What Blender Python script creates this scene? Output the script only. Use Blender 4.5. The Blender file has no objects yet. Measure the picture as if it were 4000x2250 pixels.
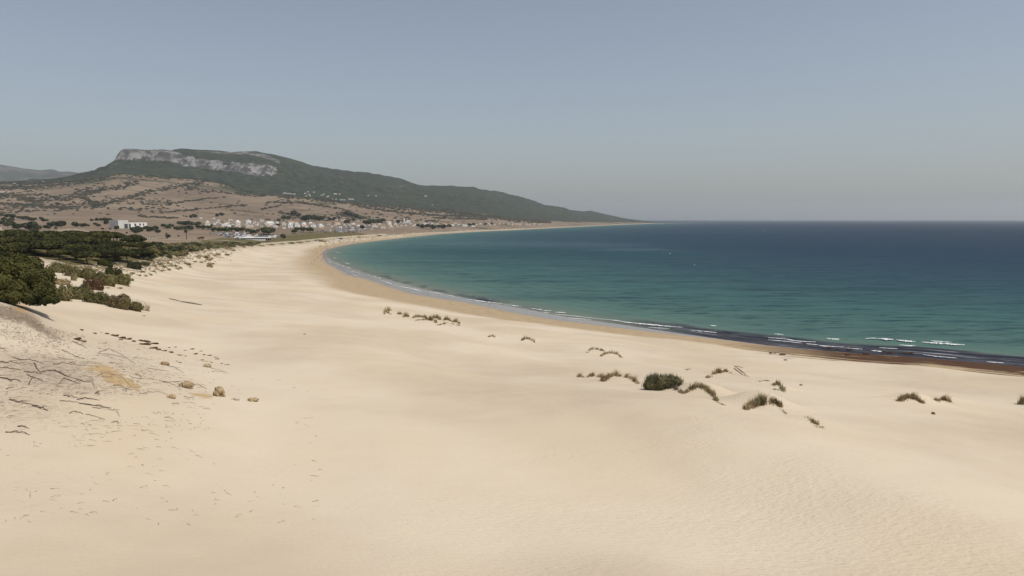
import bpy, bmesh, math, random
import numpy as np
from mathutils import Vector, Matrix

# ---------------------------------------------------------------- camera, sky, sun, exposure
SC = bpy.context.scene
COL = SC.collection
CAMZ = 38.0                      # drone height over the sea
FPX = 2856.0                     # focal length in photo pixels (4000 wide)
PITCH = math.atan((1125 - 856) / FPX)
cam_d = bpy.data.cameras.new('camera')
cam_d.sensor_width = 36.0
cam_d.lens = 36.0 * FPX / 4000.0
cam_d.clip_start = 0.5
cam_d.clip_end = 90000.0
cam = bpy.data.objects.new('camera', cam_d)
COL.objects.link(cam)
cam.location = (0, 0, CAMZ)
cam.rotation_euler = (math.pi / 2 - PITCH, 0, 0)
SC.camera = cam

SUN_EL, SUN_AZ = math.radians(63), math.radians(118)     # azimuth clockwise from the view axis (+Y)
SUN_DIR = Vector((math.sin(SUN_AZ) * math.cos(SUN_EL), math.cos(SUN_AZ) * math.cos(SUN_EL), math.sin(SUN_EL)))
world = bpy.data.worlds.new('World')
SC.world = world
world.use_nodes = True
wn = world.node_tree
bg = wn.nodes['Background']
sky = wn.nodes.new('ShaderNodeTexSky')
sky.sky_type = 'NISHITA'
sky.sun_disc = False
sky.sun_elevation = SUN_EL
sky.sun_rotation = SUN_AZ
sky.altitude = 40
sky.air_density = 1.0
sky.dust_density = 1.7
sky.ozone_density = 1.0
pale = wn.nodes.new('ShaderNodeHueSaturation')      # a dusty summer sky is greyer than clean air
pale.inputs['Saturation'].default_value = 0.66
wn.links.new(sky.outputs[0], pale.inputs['Color'])
wn.links.new(pale.outputs[0], bg.inputs[0])
bg.inputs[1].default_value = 0.095
sun_d = bpy.data.lights.new('sun', 'SUN')
sun_d.energy = 3.42
sun_d.angle = math.radians(0.53)
sun_d.color = (1.0, 0.945, 0.85)
sun = bpy.data.objects.new('sun', sun_d)
COL.objects.link(sun)
sun.rotation_euler = (-SUN_DIR).to_track_quat('-Z', 'Y').to_euler()
SC.view_settings.view_transform = 'Standard'
SC.view_settings.look = 'None'
SC.view_settings.exposure = 0.08
SC.view_settings.gamma = 1.0
SC.cycles.use_denoising = True
SC.cycles.max_bounces = 6
SC.cycles.volume_bounces = 0
SC.cycles.transparent_max_bounces = 8

# ---------------------------------------------------------------- helpers
rng = np.random.default_rng(7)
random.seed(7)
CP, SP = math.cos(PITCH), math.sin(PITCH)

def ray(x, y):
    """photo pixel -> (azimuth, tan elevation): used only to survey where things stand in the world"""
    xn = (np.asarray(x, float) - 2000) / FPX
    yn = (1125 - np.asarray(y, float)) / FPX
    dx = xn
    dy = CP + yn * SP
    dz = -SP + yn * CP
    return np.arctan2(dx, dy), dz / np.hypot(dx, dy)

def pix(X, Y, Z):
    """world -> photo pixel"""
    Zr = Z - CAMZ
    f = Y * CP - Zr * SP
    u = Y * SP + Zr * CP
    f = np.where(f > 0.01, f, 0.01)
    return 2000 + FPX * X / f, 1125 - FPX * u / f

def at_d(x, y, d):
    a, e = ray(x, y)
    return d * np.sin(a), d * np.cos(a), CAMZ + d * e

def at_h(x, y, h):
    a, e = ray(x, y)
    d = (h - CAMZ) / e
    return d * np.sin(a), d * np.cos(a), h + 0 * d

def smooth(a, b, x):
    t = np.clip((x - a) / (b - a), 0, 1)
    return t * t * (3 - 2 * t)

_perm = np.random.default_rng(3).random((256, 256))
def vnoise(x, y):
    xi = np.floor(x).astype(int); yi = np.floor(y).astype(int)
    fx = x - xi; fy = y - yi
    fx = fx * fx * fx * (fx * (fx * 6 - 15) + 10); fy = fy * fy * fy * (fy * (fy * 6 - 15) + 10)
    a = _perm[xi & 255, yi & 255]; b = _perm[(xi + 1) & 255, yi & 255]
    c = _perm[xi & 255, (yi + 1) & 255]; d = _perm[(xi + 1) & 255, (yi + 1) & 255]
    return (a + (b - a) * fx) * (1 - fy) + (c + (d - c) * fx) * fy
def fbm(x, y, octaves=4, gain=0.5):
    s = 0; amp = 1; tot = 0
    for o in range(octaves):
        s = s + amp * (vnoise(x * 2 ** o + 17.3 * o, y * 2 ** o + 5.1 * o) - 0.5)
        tot += amp; amp *= gain
    return s / tot * 2

def mesh_np(name, verts, faces, mat=None, attrs=None, smooth_shade=True):
    me = bpy.data.meshes.new(name)
    verts = np.asarray(verts, np.float32); faces = np.asarray(faces, np.int32)
    nf, k = faces.shape
    me.vertices.add(len(verts)); me.vertices.foreach_set('co', verts.ravel())
    me.loops.add(nf * k); me.loops.foreach_set('vertex_index', faces.ravel())
    me.polygons.add(nf)
    me.polygons.foreach_set('loop_start', np.arange(0, nf * k, k, dtype=np.int32))
    me.polygons.foreach_set('loop_total', np.full(nf, k, np.int32))
    me.polygons.foreach_set('use_smooth', np.full(nf, bool(smooth_shade)))
    for an, av in (attrs or {}).items():
        at = me.attributes.new(an, 'FLOAT', 'POINT')
        at.data.foreach_set('value', np.asarray(av, np.float32))
    if mat is not None:
        for m in (mat if isinstance(mat, (list, tuple)) else [mat]):
            me.materials.append(m)
    me.update(calc_edges=True)
    return me

def link(name, me, parent=None, loc=None, rz=None, **props):
    o = bpy.data.objects.new(name, me)
    COL.objects.link(o)
    if parent is not None: o.parent = parent
    if loc is not None: o.location = loc
    if rz is not None: o.rotation_euler = (0, 0, rz)
    for k, v in props.items(): o[k] = v
    return o

def empty(name, loc, rz=0, label=None, category=None, group=None, scale=None):
    o = bpy.data.objects.new(name, None)
    o.empty_display_size = 0.3
    COL.objects.link(o)
    o.location = loc; o.rotation_euler = (0, 0, rz)
    if scale is not None: o.scale = scale
    if label: o['label'] = label
    if category: o['category'] = category
    if group: o['group'] = group
    return o

def dup(src, loc, rz=0, scale=None, label=None, group=None):
    c = src.copy(); COL.objects.link(c)
    c.location = loc; c.rotation_euler = (0, 0, rz)
    if scale is not None: c.scale = scale
    if label: c['label'] = label
    if group: c['group'] = group
    for ch in src.children:
        k = ch.copy(); COL.objects.link(k); k.parent = c
        for g in ch.children:
            q = g.copy(); COL.objects.link(q); q.parent = k
    return c

# -------- materials
class NT:
    def __init__(self, name):
        self.m = bpy.data.materials.new(name); self.m.use_nodes = True
        self.t = self.m.node_tree
        self.b = self.t.nodes['Principled BSDF']
        self.b.inputs['Roughness'].default_value = 0.9
        self.b.inputs['Specular IOR Level'].default_value = 0.2
    def n(self, typ, **kw):
        nd = self.t.nodes.new(typ)
        for k, v in kw.items(): setattr(nd, k, v)
        return nd
    def l(self, a, b): self.t.links.new(a, b)
    def put(self, sock, v):
        if hasattr(v, 'is_output') or isinstance(v, bpy.types.NodeSocket): self.l(v, sock)
        elif isinstance(v, (tuple, list)) and len(v) == 3 and sock.type == 'RGBA': sock.default_value = (*v, 1)
        else: sock.default_value = v
    def coord(self, scale=(1, 1, 1), rot=0.0, which='Object'):
        tc = self.n('ShaderNodeTexCoord'); mp = self.n('ShaderNodeMapping')
        mp.inputs['Scale'].default_value = scale; mp.inputs['Rotation'].default_value = (0, 0, rot)
        self.l(tc.outputs[which], mp.inputs[0]); return mp.outputs[0]
    def noise(self, vec, scale, detail=4, rough=0.55, dist=0.0):
        nd = self.n('ShaderNodeTexNoise'); self.l(vec, nd.inputs['Vector'])
        nd.inputs['Scale'].default_value = scale; nd.inputs['Detail'].default_value = detail
        nd.inputs['Roughness'].default_value = rough; nd.inputs['Distortion'].default_value = dist
        return nd.outputs[0]
    def attr(self, name):
        nd = self.n('ShaderNodeAttribute'); nd.attribute_name = name; return nd.outputs['Fac']
    def ramp(self, fac, stops, interp='LINEAR'):
        nd = self.n('ShaderNodeValToRGB'); self.l(fac, nd.inputs[0]); cr = nd.color_ramp
        cr.interpolation = interp
        while len(cr.elements) < len(stops): cr.elements.new(0.5)
        for e, (p, c) in zip(cr.elements, stops):
            e.position = p
            e.color = (*c, 1) if not isinstance(c, (int, float)) else (c, c, c, 1)
        return nd.outputs[0]
    def mr(self, v, a, b, c=0.0, d=1.0, smoothstep=True):
        nd = self.n('ShaderNodeMapRange'); self.put(nd.inputs[0], v)
        nd.interpolation_type = 'SMOOTHSTEP' if smoothstep else 'LINEAR'
        for i, q in enumerate((a, b, c, d)): nd.inputs[i + 1].default_value = q
        return nd.outputs[0]
    def math(self, op, a, b=0.0, clamp=False):
        nd = self.n('ShaderNodeMath', operation=op); nd.use_clamp = clamp
        self.put(nd.inputs[0], a); self.put(nd.inputs[1], b); return nd.outputs[0]
    def mix(self, fac, a, b, mode='MIX'):
        nd = self.n('ShaderNodeMix', data_type='RGBA', blend_type=mode)
        self.put(nd.inputs['Factor'], fac); self.put(nd.inputs['A'], a) if False else None
        self.put(nd.inputs[6], a); self.put(nd.inputs[7], b); return nd.outputs[2]
    def bump(self, h, strength, dist, prev=None):
        nd = self.n('ShaderNodeBump'); self.l(h, nd.inputs['Height'])
        nd.inputs['Strength'].default_value = strength; nd.inputs['Distance'].default_value = dist
        if prev is not None: self.l(prev, nd.inputs['Normal'])
        return nd.outputs[0]
    def done(self, color=None, rough=None, normal=None, spec=None):
        if color is not None: self.put(self.b.inputs['Base Color'], color)
        if rough is not None: self.put(self.b.inputs['Roughness'], rough)
        if normal is not None: self.l(normal, self.b.inputs['Normal'])
        if spec is not None: self.put(self.b.inputs['Specular IOR Level'], spec)
        return self.m

def simple_mat(name, col, var=0.25, scale=3.0, rough=0.9, spec=0.2, which='Object'):
    t = NT(name)
    n = t.noise(t.coord(which=which), scale, 3)
    c = t.mix(t.mr(n, 0.3, 0.7), tuple(v * (1 - var) for v in col), tuple(min(1, v * (1 + var)) for v in col))
    return t.done(c, rough, spec=spec)
# ---------------------------------------------------------------- survey: shoreline
SHORE = [(4000,1433),(3776,1413),(3582,1396),(3373,1383),(3233,1371),(3000,1349),(2795,1322),(2640,1300),(2422,1267),(2220,1240),
         (2019,1201),(1863,1174),(1760,1152),(1646,1128),(1553,1103),(1462,1078),(1400,1057),(1330,1032),(1290,1012),(1273,994),(1285,978),
         (1320,965),(1397,950),(1553,932),(1708,915),(1863,905),(2000,899),(2174,890),(2329,882),(2484,875.5),(2575,872)]
_sx = np.array([p[0] for p in SHORE]); _sy = np.array([p[1] for p in SHORE])
_X, _Y, _ = at_h(_sx, _sy, 0.0)
_v = np.array([_X[0] - _X[2], _Y[0] - _Y[2]]); _v /= np.linalg.norm(_v)
_pre = [(_X[0] + _v[0] * 900 - 300, _Y[0] + _v[1] * 900 - 700), (_X[0] + _v[0] * 250 , _Y[0] + _v[1] * 250 - 60)]
_post = [(_X[-1] + 500, _Y[-1] + 700), (_X[-1] - 500, _Y[-1] + 1500), (_X[-1] - 4000, _Y[-1] + 5000)]
SHXY = np.array(_pre + list(zip(_X, _Y)) + _post)

def shore_sd(px, py):
    """signed distance to the waterline (positive on land) and position along it (in trace points)"""
    px = np.asarray(px, float); py = np.asarray(py, float)
    best = np.full(px.shape, 1e18); sg = np.zeros(px.shape); u = np.zeros(px.shape)
    for i in range(len(SHXY) - 1):
        a = SHXY[i]; b = SHXY[i + 1]; d = b - a; L2 = d @ d
        t = np.clip(((px - a[0]) * d[0] + (py - a[1]) * d[1]) / L2, 0, 1)
        qx = px - a[0] - t * d[0]; qy = py - a[1] - t * d[1]
        r2 = qx * qx + qy * qy
        cr = d[0] * (py - a[1]) - d[1] * (px - a[0])
        m = r2 < best - 1e-9
        best = np.where(m, r2, best); sg = np.where(m, np.sign(cr), sg); u = np.where(m, i - 2 + t, u)
    # a clean sign: point in polygon (land side closed far to the left / behind)
    poly = np.vstack([SHXY, [[-40000, 40000], [-40000, -40000], [SHXY[0][0], -40000]]])
    ins = np.zeros(px.shape, bool); n = len(poly)
    for i in range(n):
        x1, y1 = poly[i]; x2, y2 = poly[(i + 1) % n]
        if y1 == y2: continue
        c = ((y1 > py) != (y2 > py)) & (px < (x2 - x1) * (py - y1) / (y2 - y1) + x1)
        ins ^= c
    return np.where(ins, 1, -1) * np.sqrt(best), u

# ---------------------------------------------------------------- survey: near ground (photo x, y, ground height)
NEAR_H = [
 (-400,2250,26.8),(0,2250,26.5),(1000,2250,25.9),(1500,2250,25.3),(2000,2250,24.9),(2600,2250,25.4),(3000,2250,24.6),(3500,2250,24.1),(4000,2250,23.6),(4400,2250,23),
 (-400,1950,26.8),(0,1950,26.5),(600,1950,25.9),(1000,1950,25.2),(1500,1950,24.6),(2000,1950,24.0),(2600,1950,23.7),(3000,1950,23.1),(3500,1950,22.6),(4000,1950,22),(4400,1950,21),
 (-400,1700,26.6),(0,1700,26.4),(500,1700,25.8),(1000,1700,24.4),(1500,1700,23.4),(2000,1700,22.7),(2500,1700,22.4),(3000,1700,21.6),(3500,1700,20.6),(4000,1700,19.6),(4400,1700,19),
 (-300,1560,26.6),(0,1560,26.4),(400,1560,26),(850,1560,24.6),(1300,1560,22.3),(1700,1560,20.8),(2150,1560,20.6),(2600,1560,20.8),(3000,1560,20.0),(3550,1560,18.2),(4000,1560,16.2),(4400,1560,15),
 (200,1460,26.2),(600,1460,24.8),(1000,1460,22.4),(1400,1460,19.6),(1900,1460,17.2),(2350,1475,18.2),(2800,1470,16),(3100,1470,14.0),(3400,1470,12.6),(3700,1485,12.4),(4000,1500,12.6),(4400,1530,12.5),
 (-200,1400,27),(100,1400,26.4),(500,1400,24.0),(900,1400,21.3),(1300,1400,18.2),(1700,1400,15.2),(2200,1400,13.4),(2600,1400,10.5),(2850,1380,6.0),(3200,1408,8.2),(3600,1446,10.2),
 (300,1310,23.6),(700,1310,20.3),(1100,1310,17.3),(1500,1310,13.8),(1900,1310,10.2),(2200,1330,8.2),(2500,1330,5.0),
 (0,1230,27.2),(200,1235,24.5),(400,1240,22.0),(900,1230,15.8),(1300,1230,11),(1600,1230,7.0),(1800,1230,4.0),
 (60,1190,27.5),(-200,1180,28),(340,1164,22.4),(480,1190,21.2),(600,1222,19.6),
 (700,1150,14.6),(1000,1150,11),(1300,1150,6.2),(1450,1160,4.0),
 (150,1130,22.0),(230,1075,22.2),(350,1090,20.6),(500,1120,18.4),(600,1080,14.5),(800,1080,9.8),(1000,1080,6.6),(1200,1060,3.4),
 (650,1035,13.2),(800,1020,7.5),(950,1000,5.2),(1100,990,3.0),
 (0,1045,22),(300,1045,20.5),(500,1030,17.5),(700,1000,11.0),(850,975,7.5),(1000,960,5),(1100,955,4),(1300,940,4.0),
]
NEAR_D = [(0,970,400),(300,970,420),(600,965,440),(0,941,620),(300,943,620),(600,948,600),(750,955,620),(900,950,800),
          (-300,941,620),(-300,965,400),(-300,1050,230),
          (0,918,850),(300,922,850),(560,932,900),(800,938,900),(1000,938,1050),(1200,925,1250),(1400,917,1400),
          (0,893,1150),(300,897,1150),(500,905,1200),(800,918,1200),(1000,922,1250),(-300,890,1150),
          (0,870,1500),(300,870,1500),(640,872,1500),(1000,885,1500),(-300,870,1500)]
_rows = []
for x, y, h in NEAR_H:
    X, Y, Z = at_h(x, y, h); _rows.append((math.atan2(X, Y), math.log(math.hypot(X, Y)), float(h)))
for x, y, d in NEAR_D:
    X, Y, Z = at_d(x, y, d); _rows.append((math.atan2(X, Y), math.log(d), float(Z)))
for i in range(2, 2 + 26, 1):           # the waterline itself
    X, Y = SHXY[i]; _rows.append((math.atan2(X, Y), math.log(math.hypot(X, Y)), 0.0))
for a in (-60, -40, -20, 0, 20, 40, 60):
    _rows.append((math.radians(a), math.log(8.0), 26.5 - a * 0.02))
_R = np.array(_rows)
KA = 3.2
_P = np.c_[_R[:, 0] * KA, _R[:, 1]]
def _tpsk(r2): return np.where(r2 > 1e-12, 0.5 * r2 * np.log(np.maximum(r2, 1e-12)), 0)
_n = len(_P)
_K = _tpsk(((_P[:, None] - _P[None]) ** 2).sum(-1)) + np.eye(_n) * 0.004
_Q = np.c_[np.ones(_n), _P]
_A = np.block([[_K, _Q], [_Q.T, np.zeros((3, 3))]])
_W = np.linalg.solve(_A, np.r_[_R[:, 2], 0, 0, 0])
def near_h(az, d):
    p = np.c_[az.ravel() * KA, np.log(np.maximum(d.ravel(), 6))]
    out = np.empty(len(p))
    for i in range(0, len(p), 40000):
        q = p[i:i + 40000]
        out[i:i + 40000] = _tpsk(((q[:, None] - _P[None]) ** 2).sum(-1)) @ _W[:_n] + np.c_[np.ones(len(q)), q] @ _W[_n:]
    return out.reshape(az.shape)

# ---------------------------------------------------------------- survey: far land, per bearing: plain, foothills, field edge, cliff foot, cliff top, ridge (photo y, distance)
FAR = {
 -900: [(872,1500),(850,2000),(800,2600),(770,3000),(720,3600),(715,3800),(712,3900),(706,4100)],
 0:    [(870,1500),(845,2000),(800,2600),(765,3050),(722,3600),(719,3800),(716,3900),(711,4200)],
 200:  [(870,1500),(845,2000),(800,2550),(762,2950),(715,3500),(708,3650),(704,3750),(699,3900)],
 300:  [(870,1500),(845,2000),(800,2500),(760,2900),(708,3450),(700,3600),(692,3750),(681,3950)],
 385:  [(870,1500),(845,2000),(800,2450),(755,2850),(695,3400),(680,3600),(668,3750),(655,3950)],
 447:  [(870,1500),(845,2000),(800,2400),(750,2800),(678,3450),(655,3650),(640,3760),(628,3900)],
 470:  [(870,1500),(845,2000),(800,2400),(750,2800),(676,3450),(632,3800),(600,3850),(588,3900)],
 488:  [(870,1500),(845,2000),(800,2400),(750,2800),(677,3450),(627,3810),(584,3850),(580,3900)],
 640:  [(872,1500),(847,2000),(800,2400),(750,2850),(690,3400),(628,3800),(588,3850),(582,3950)],
 720:  [(874,1500),(850,2000),(806,2380),(757,2830),(692,3400),(647,3760),(605,3820),(580,4100)],
 855:  [(879,1500),(856,2000),(818,2360),(774,2800),(708,3350),(667,3720),(624,3790),(587,4200)],
 1000: [(885,1500),(862,2000),(830,2350),(790,2750),(757,3100),(686,3700),(644,3780),(590,4300)],
 1081: [(885,1550),(864,2000),(835,2400),(795,2750),(757,3080),(690,3700),(656,3780),(606,4400)],
 1250: [(887,1650),(868,2000),(843,2400),(805,2800),(775,3080),(715,3700),(690,4000),(650,4550)],
 1450: [(893,1780),(872,2150),(850,2500),(825,2800),(800,3080),(745,3800),(715,4200),(675,4800)],
 1600: [(893,1950),(875,2300),(858,2600),(835,2900),(812,3150),(765,3900),(740,4400),(710,5000)],
 1750: [(895,2250),(880,2450),(865,2700),(843,3000),(823,3250),(780,4000),(755,4500),(724,5100)],
 1880: [(889,2450),(879,2650),(868,2850),(850,3150),(836,3400),(800,4200),(775,4700),(737,5250)],
 2000: [(889,2680),(880,2900),(872,3050),(862,3300),(853,3600),(825,4400),(800,4900),(762,5450)],
 2200: [(884,3550),(878,3800),(873,4000),(869,4200),(866,4400),(850,5100),(838,5500),(815,6000)],
 2400: [(876,5050),(873,5300),(871,5500),(870,5650),(868,5800),(862,6300),(856,6600),(848,6900)],
 2530: [(872.5,6500),(871.5,6600),(870.5,6650),(869.5,6700),(869,6750),(867.5,6850),(866,6900),(864,7000)],
 2620: [(873,6600),(872.5,6700),(872.4,6750),(872.3,6800),(872.2,6850),(872.1,6900),(872,7000),(872,7100)],
}
RIDGE = [(0,711),(100,706),(210,697),(229,696),(272,688),(311,677),(369,667),(385,655),(412,650),(431,636),(447,628),(453,613),(464,597),(472,587),(486,580),(517,580),
 (563,584),(606,582),(637,582),(668,587),(684,582),(715,580),(750,584),(777,585),(835,586),(874,589),(905,593),(940,590),(1000,590),(1039,599),(1074,604),
 (1124,617),(1167,628),(1225,646),(1272,653),(1330,662),(1389,670),(1427,671),(1458,678),(1505,686),(1563,696),(1583,702),(1606,714),(1629,721),(1668,725),
 (1719,724),(1769,724),(1812,728),(1847,727),(1874,736),(1913,743),(1948,746),(2000,760),(2034,767),(2081,781),(2130,800),(2160,804),(2205,810),(2225,819),(2260,823),
 (2280,825),(2305,822),(2330,828),(2350,833),(2391,842),(2430,851),(2480,858),(2520,862),(2560,866),(2620,872)]
_fx = np.array(sorted(FAR)); _faz, _ = ray(_fx, 800.0)
_FD = np.array([[p[1] for p in FAR[x]] for x in _fx], float)
_FE = np.array([[ray(x, p[0])[1] for p in FAR[x]] for x in _fx], float)
_raz, _re = ray(np.array([p[0] for p in RIDGE], float), np.array([p[1] for p in RIDGE], float))

def far_h(az, d):
    """height and zone number (0..7 along the profile, >7 behind the ridge) for 2-D arrays whose columns share an azimuth"""
    a = az[0]
    KD = np.array([np.interp(a, _faz, _FD[:, k]) for k in range(8)])
    KE = np.array([np.interp(a, _faz, _FE[:, k]) for k in range(8)])
    KE[7] = np.where((a > _raz[0]) & (a < _raz[-1]), np.interp(a, _raz, _re), KE[7])
    KE[6] = np.minimum(KE[6], KE[7] - 0.0012)
    h = np.zeros(az.shape); zone = np.zeros(az.shape)
    for j in range(az.shape[1]):
        kd = np.r_[KD[:, j], KD[7, j] + 700, KD[7, j] + 2600]
        kz = CAMZ + KD[:, j] * KE[:, j]
        kz = np.r_[kz, kz[7] * 0.72, max(kz[7] * 0.25, 5)]
        h[:, j] = np.interp(d[:, j], kd, kz)
        zone[:, j] = np.interp(d[:, j], kd, np.arange(10))
    return h, zone

HUMPS = []      # (x, y, height, radius along, radius across, angle): little hummocks of sand that the tufts hold
def humps_h(X, Y):
    out = np.zeros(X.shape)
    for hx, hy, hh, ra, rb, an in HUMPS:
        m = (np.abs(X - hx) < 4 * max(ra, rb)) & (np.abs(Y - hy) < 4 * max(ra, rb))
        if not m.any(): continue
        dx = X[m] - hx; dy = Y[m] - hy
        u = dx * math.cos(an) + dy * math.sin(an); v = -dx * math.sin(an) + dy * math.cos(an)
        out[m] += hh * np.exp(-(u / ra) ** 2 - (v / rb) ** 2)
    return out

def land_h(az, d):
    """ground height; az, d: 2-D arrays, columns share the azimuth"""
    X = d * np.sin(az); Y = d * np.cos(az)
    azc = np.clip(az, -0.80, 0.80)
    hn = near_h(azc, np.minimum(d, 1700))
    hf, zone = far_h(azc, d)
    w = smooth(1250, 1500, d)
    h = hn * (1 - w) + hf * w
    s, u = shore_sd(X, Y)
    # behind and beside the camera the dune simply goes on
    wb = smooth(0.72, 1.0, np.abs(az))
    hb = np.clip(s * 0.11, -6, 24)
    h = h * (1 - wb) + np.where(d > 1800, np.maximum(h * (az < 0), hb), hb) * wb
    # beach: the waterline is exactly at sea level
    k = np.where(d > 1400, 0.02, 0.026)
    lo_ = np.interp(u, [4.5, 8], [19, 6])
    ws = np.where(d > 1400, smooth(0, 130, s), smooth(lo_, 60, s))
    hs = np.where(s > 0, k * s, np.maximum(-9, 0.03 * s))
    h = np.where(s > 0, hs * (1 - ws) + np.maximum(h, 0.6) * ws, hs)
    # relief
    dune = smooth(20, 90, s) * (1 - smooth(300, 900, d))
    uu = X * 0.93 + Y * 0.36; vv = -X * 0.36 + Y * 0.93
    h = h + smooth(25, 90, s) * smooth(6, 30, d) * (1 - smooth(110, 240, d)) * 1.7 * fbm(uu / 22 + 1.3, vv / 66 + 4.4, 3, .36)
    h = h + dune * (0.45 * fbm(X / 38 + 3, Y / 55, 3) + 0.10 * fbm(X / 9, Y / 6, 3))
    m = smooth(2.6, 5, zone) * (d > 1800) * smooth(60, 400, s)
    steep = np.exp(-((zone - 5.5) / 0.7) ** 2) * (d > 2500)
    h = h + m * (9 * fbm(X / 210, Y / 210, 5, 0.6)) * np.clip(h / 160, 0.12, 1) * np.where(zone > 6.2, 0.55, 1)
    h = h + steep * m * (20 * fbm(X / 34, Y / 60, 4, 0.62))
    fl = smooth(0.3, 2, zone) * (d > 1500) * smooth(40, 200, s) * (1 - m)
    h = h + fl * 5 * fbm(X / 180, Y / 300, 4)
    h = h + humps_h(X, Y)
    return h, zone, s, u

_cum = np.r_[0, np.cumsum(np.hypot(*np.diff(SHXY, axis=0).T))]
def along(u): return np.interp(u + 2, np.arange(len(_cum)), _cum)
_cache = {}
def ground(X, Y):
    """height of the ground mesh under a point (bilinear on the built grid)"""
    a = np.arctan2(X, Y); d = np.hypot(X, Y)
    fi = np.interp(a, AZ, np.arange(len(AZ))); fj = np.interp(d, DD, np.arange(len(DD)))
    i = np.clip(np.floor(fi).astype(int), 0, len(AZ) - 2); j = np.clip(np.floor(fj).astype(int), 0, len(DD) - 2)
    u = fi - i; v = fj - j
    return (GH[j, i] * (1 - u) + GH[j, i + 1] * u) * (1 - v) + (GH[j + 1, i] * (1 - u) + GH[j + 1, i + 1] * u) * v

def hit(x, y, dmin=8.0, dmax=9000.0):
    """where the sight line through a photo pixel first meets the ground"""
    a, e = ray(x, y)
    dd = np.concatenate([np.geomspace(dmin, dmax, 2600)])
    g = ground(dd * math.sin(a), dd * math.cos(a))
    z = CAMZ + dd * e
    b = np.nonzero(z <= g)[0]
    if len(b) == 0: 
        k = len(dd) - 1
    else: k = b[0]
    if k > 0:
        f0 = z[k - 1] - g[k - 1]; f1 = z[k] - g[k]
        t = f0 / (f0 - f1 + 1e-9)
        d = dd[k - 1] + (dd[k] - dd[k - 1]) * min(max(t, 0), 1)
    else: d = dd[0]
    X = d * math.sin(a); Y = d * math.cos(a)
    # last value: distance to be used with FPX for sizes (things off the view axis look wider in a flat picture)
    return X, Y, float(ground(np.array([X]), np.array([Y]))[0]), d * math.cos(a) ** 1.6
# ---------------------------------------------------------------- ground mesh
AZ = np.radians(np.concatenate([np.arange(-180, -60, 5), np.arange(-60, -41, 0.8), np.arange(-41, 41, 0.115), np.arange(41, 60, 0.8), np.arange(60, 180.1, 5)]))
DD = np.unique(np.concatenate([np.geomspace(4, 7800, 700), np.arange(3330, 4500, 9.0), np.arange(60, 260, 1.2)]))
_az, _d = np.meshgrid(AZ, DD)
GH, ZONE, SD, SU = land_h(_az, _d)
GX = _d * np.sin(_az); GY = _d * np.cos(_az)

# little hummocks held by the tufts: photo x, y of the crest, height, half length, half width, turn
for x, y, hh, ra, rb, an in [(2410,1500,0.55,3.4,1.8,-.25),(2590,1520,0.7,4.0,2.2,-.35),(2745,1540,0.95,3.2,1.7,-.5),(2965,1575,0.9,3.0,1.7,-.5),(3560,1565,0.7,3.0,1.6,-.2),
                             (3690,1562,0.35,2.2,1.3,-.2),(2350,1385,0.6,4.5,2.0,-.2),(1700,1255,0.7,9,3.5,-.1),(1570,1235,0.6,6,3,-.1),(2060,1330,0.4,4,2,-.1),
                             (3030,1520,0.5,2.6,1.5,-.6),(2830,1460,0.4,3.2,2.0,.2),(1910,1318,0.3,3,1.6,0),(3180,1655,0.4,2.4,1.1,-.7)]:
    X, Y, Z, d = hit(x, y)
    HUMPS.append((X, Y, hh, ra, rb, an))
HUMPS[:] = [(a, b, c * 1.45, d_, e_, f_) for a, b, c, d_, e_, f_ in HUMPS]
GH = GH + humps_h(GX, GY)

PX, PY = pix(GX, GY, GH)
EDGE = [(-2000,1060),(-400,1050),(0,1045),(110,1010),(160,1012),(300,1040),(480,1024),(560,1018),(700,1000),(760,976),(880,965),(1000,955),(1150,945),(1250,935),(1330,928),(1500,917),(1600,906),(1800,896),(2000,888.5),(2200,883),(2400,876),(2530,871.5),(2700,868)]
_ey = np.interp(PX, [p[0] for p in EDGE], [p[1] for p in EDGE])
_jit = 5 * fbm(GX / 14, GY / 22, 3)
INL = (_ey - PY + _jit * np.clip(300 / np.maximum(_d, 1), 0.15, 1.4))          # >0 : inland of the dune edge
INL = np.where((_az < -0.78) & (_d > 150), 20, INL)
INL = np.where(_d > 1600, np.where(SD > 45, 20, -5), INL)
INL = np.where((_az > 0.5) | (SD < 12), -60, INL)
INL = np.where(_d < 140, -60, INL)
fc = lambda A: (A[:-1, :-1] + A[1:, :-1] + A[:-1, 1:] + A[1:, 1:]) / 4
_fi = fc(INL) > 0; _fz = fc(ZONE); _fd = fc(_d); _fs = fc(SD); _faz2 = fc(_az)
isM = (_fd > 2700) & (_fz > 4.0) & (_fs > 30)
isI = _fi & ~isM
keep = _fs > -260
nj, ni = GH.shape
vid = np.arange(nj * ni).reshape(nj, ni)
quads = np.stack([vid[:-1, :-1], vid[:-1, 1:], vid[1:, 1:], vid[1:, :-1]], -1)
V = np.stack([GX, GY, GH], -1).reshape(-1, 3)
FZ = FSH = None

# attribute fields (what the ground is made of, by place)
WETW = [(0,16),(2,16),(3,17),(4,19),(5,22),(6,26),(7,28),(8,32),(9,36),(10,42),(12,58),(14,72),(16,88),(18,100),(19,95),(20,75),(21,48),(22,34),(24,26),(27,26),(30,26),(40,26)]
def band_w(trace, first, last):
    r_ = []
    for x, y in trace:
        X, Y, Z, d = hit(x, y); s_, u_ = shore_sd(np.array([X]), np.array([Y])); r_.append((float(u_[0]), float(s_[0])))
    r_ = [(0.0, first)] + sorted(q for q in r_ if q[0] > 0.05) + [(24.0, last), (45.0, last)]
    return r_
WETW = band_w([(2904,1366),(2800,1347),(2625,1324),(2392,1302),(2205,1279),(2060,1260),(1928,1243),(1804,1224),(1648,1196),(1500,1172),(1400,1150),(1325,1134),(1247,1103),(1198,1073),(1165,1045),(1168,1020),(1190,992),(1228,966),(1300,950)], 20, 14)
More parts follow.
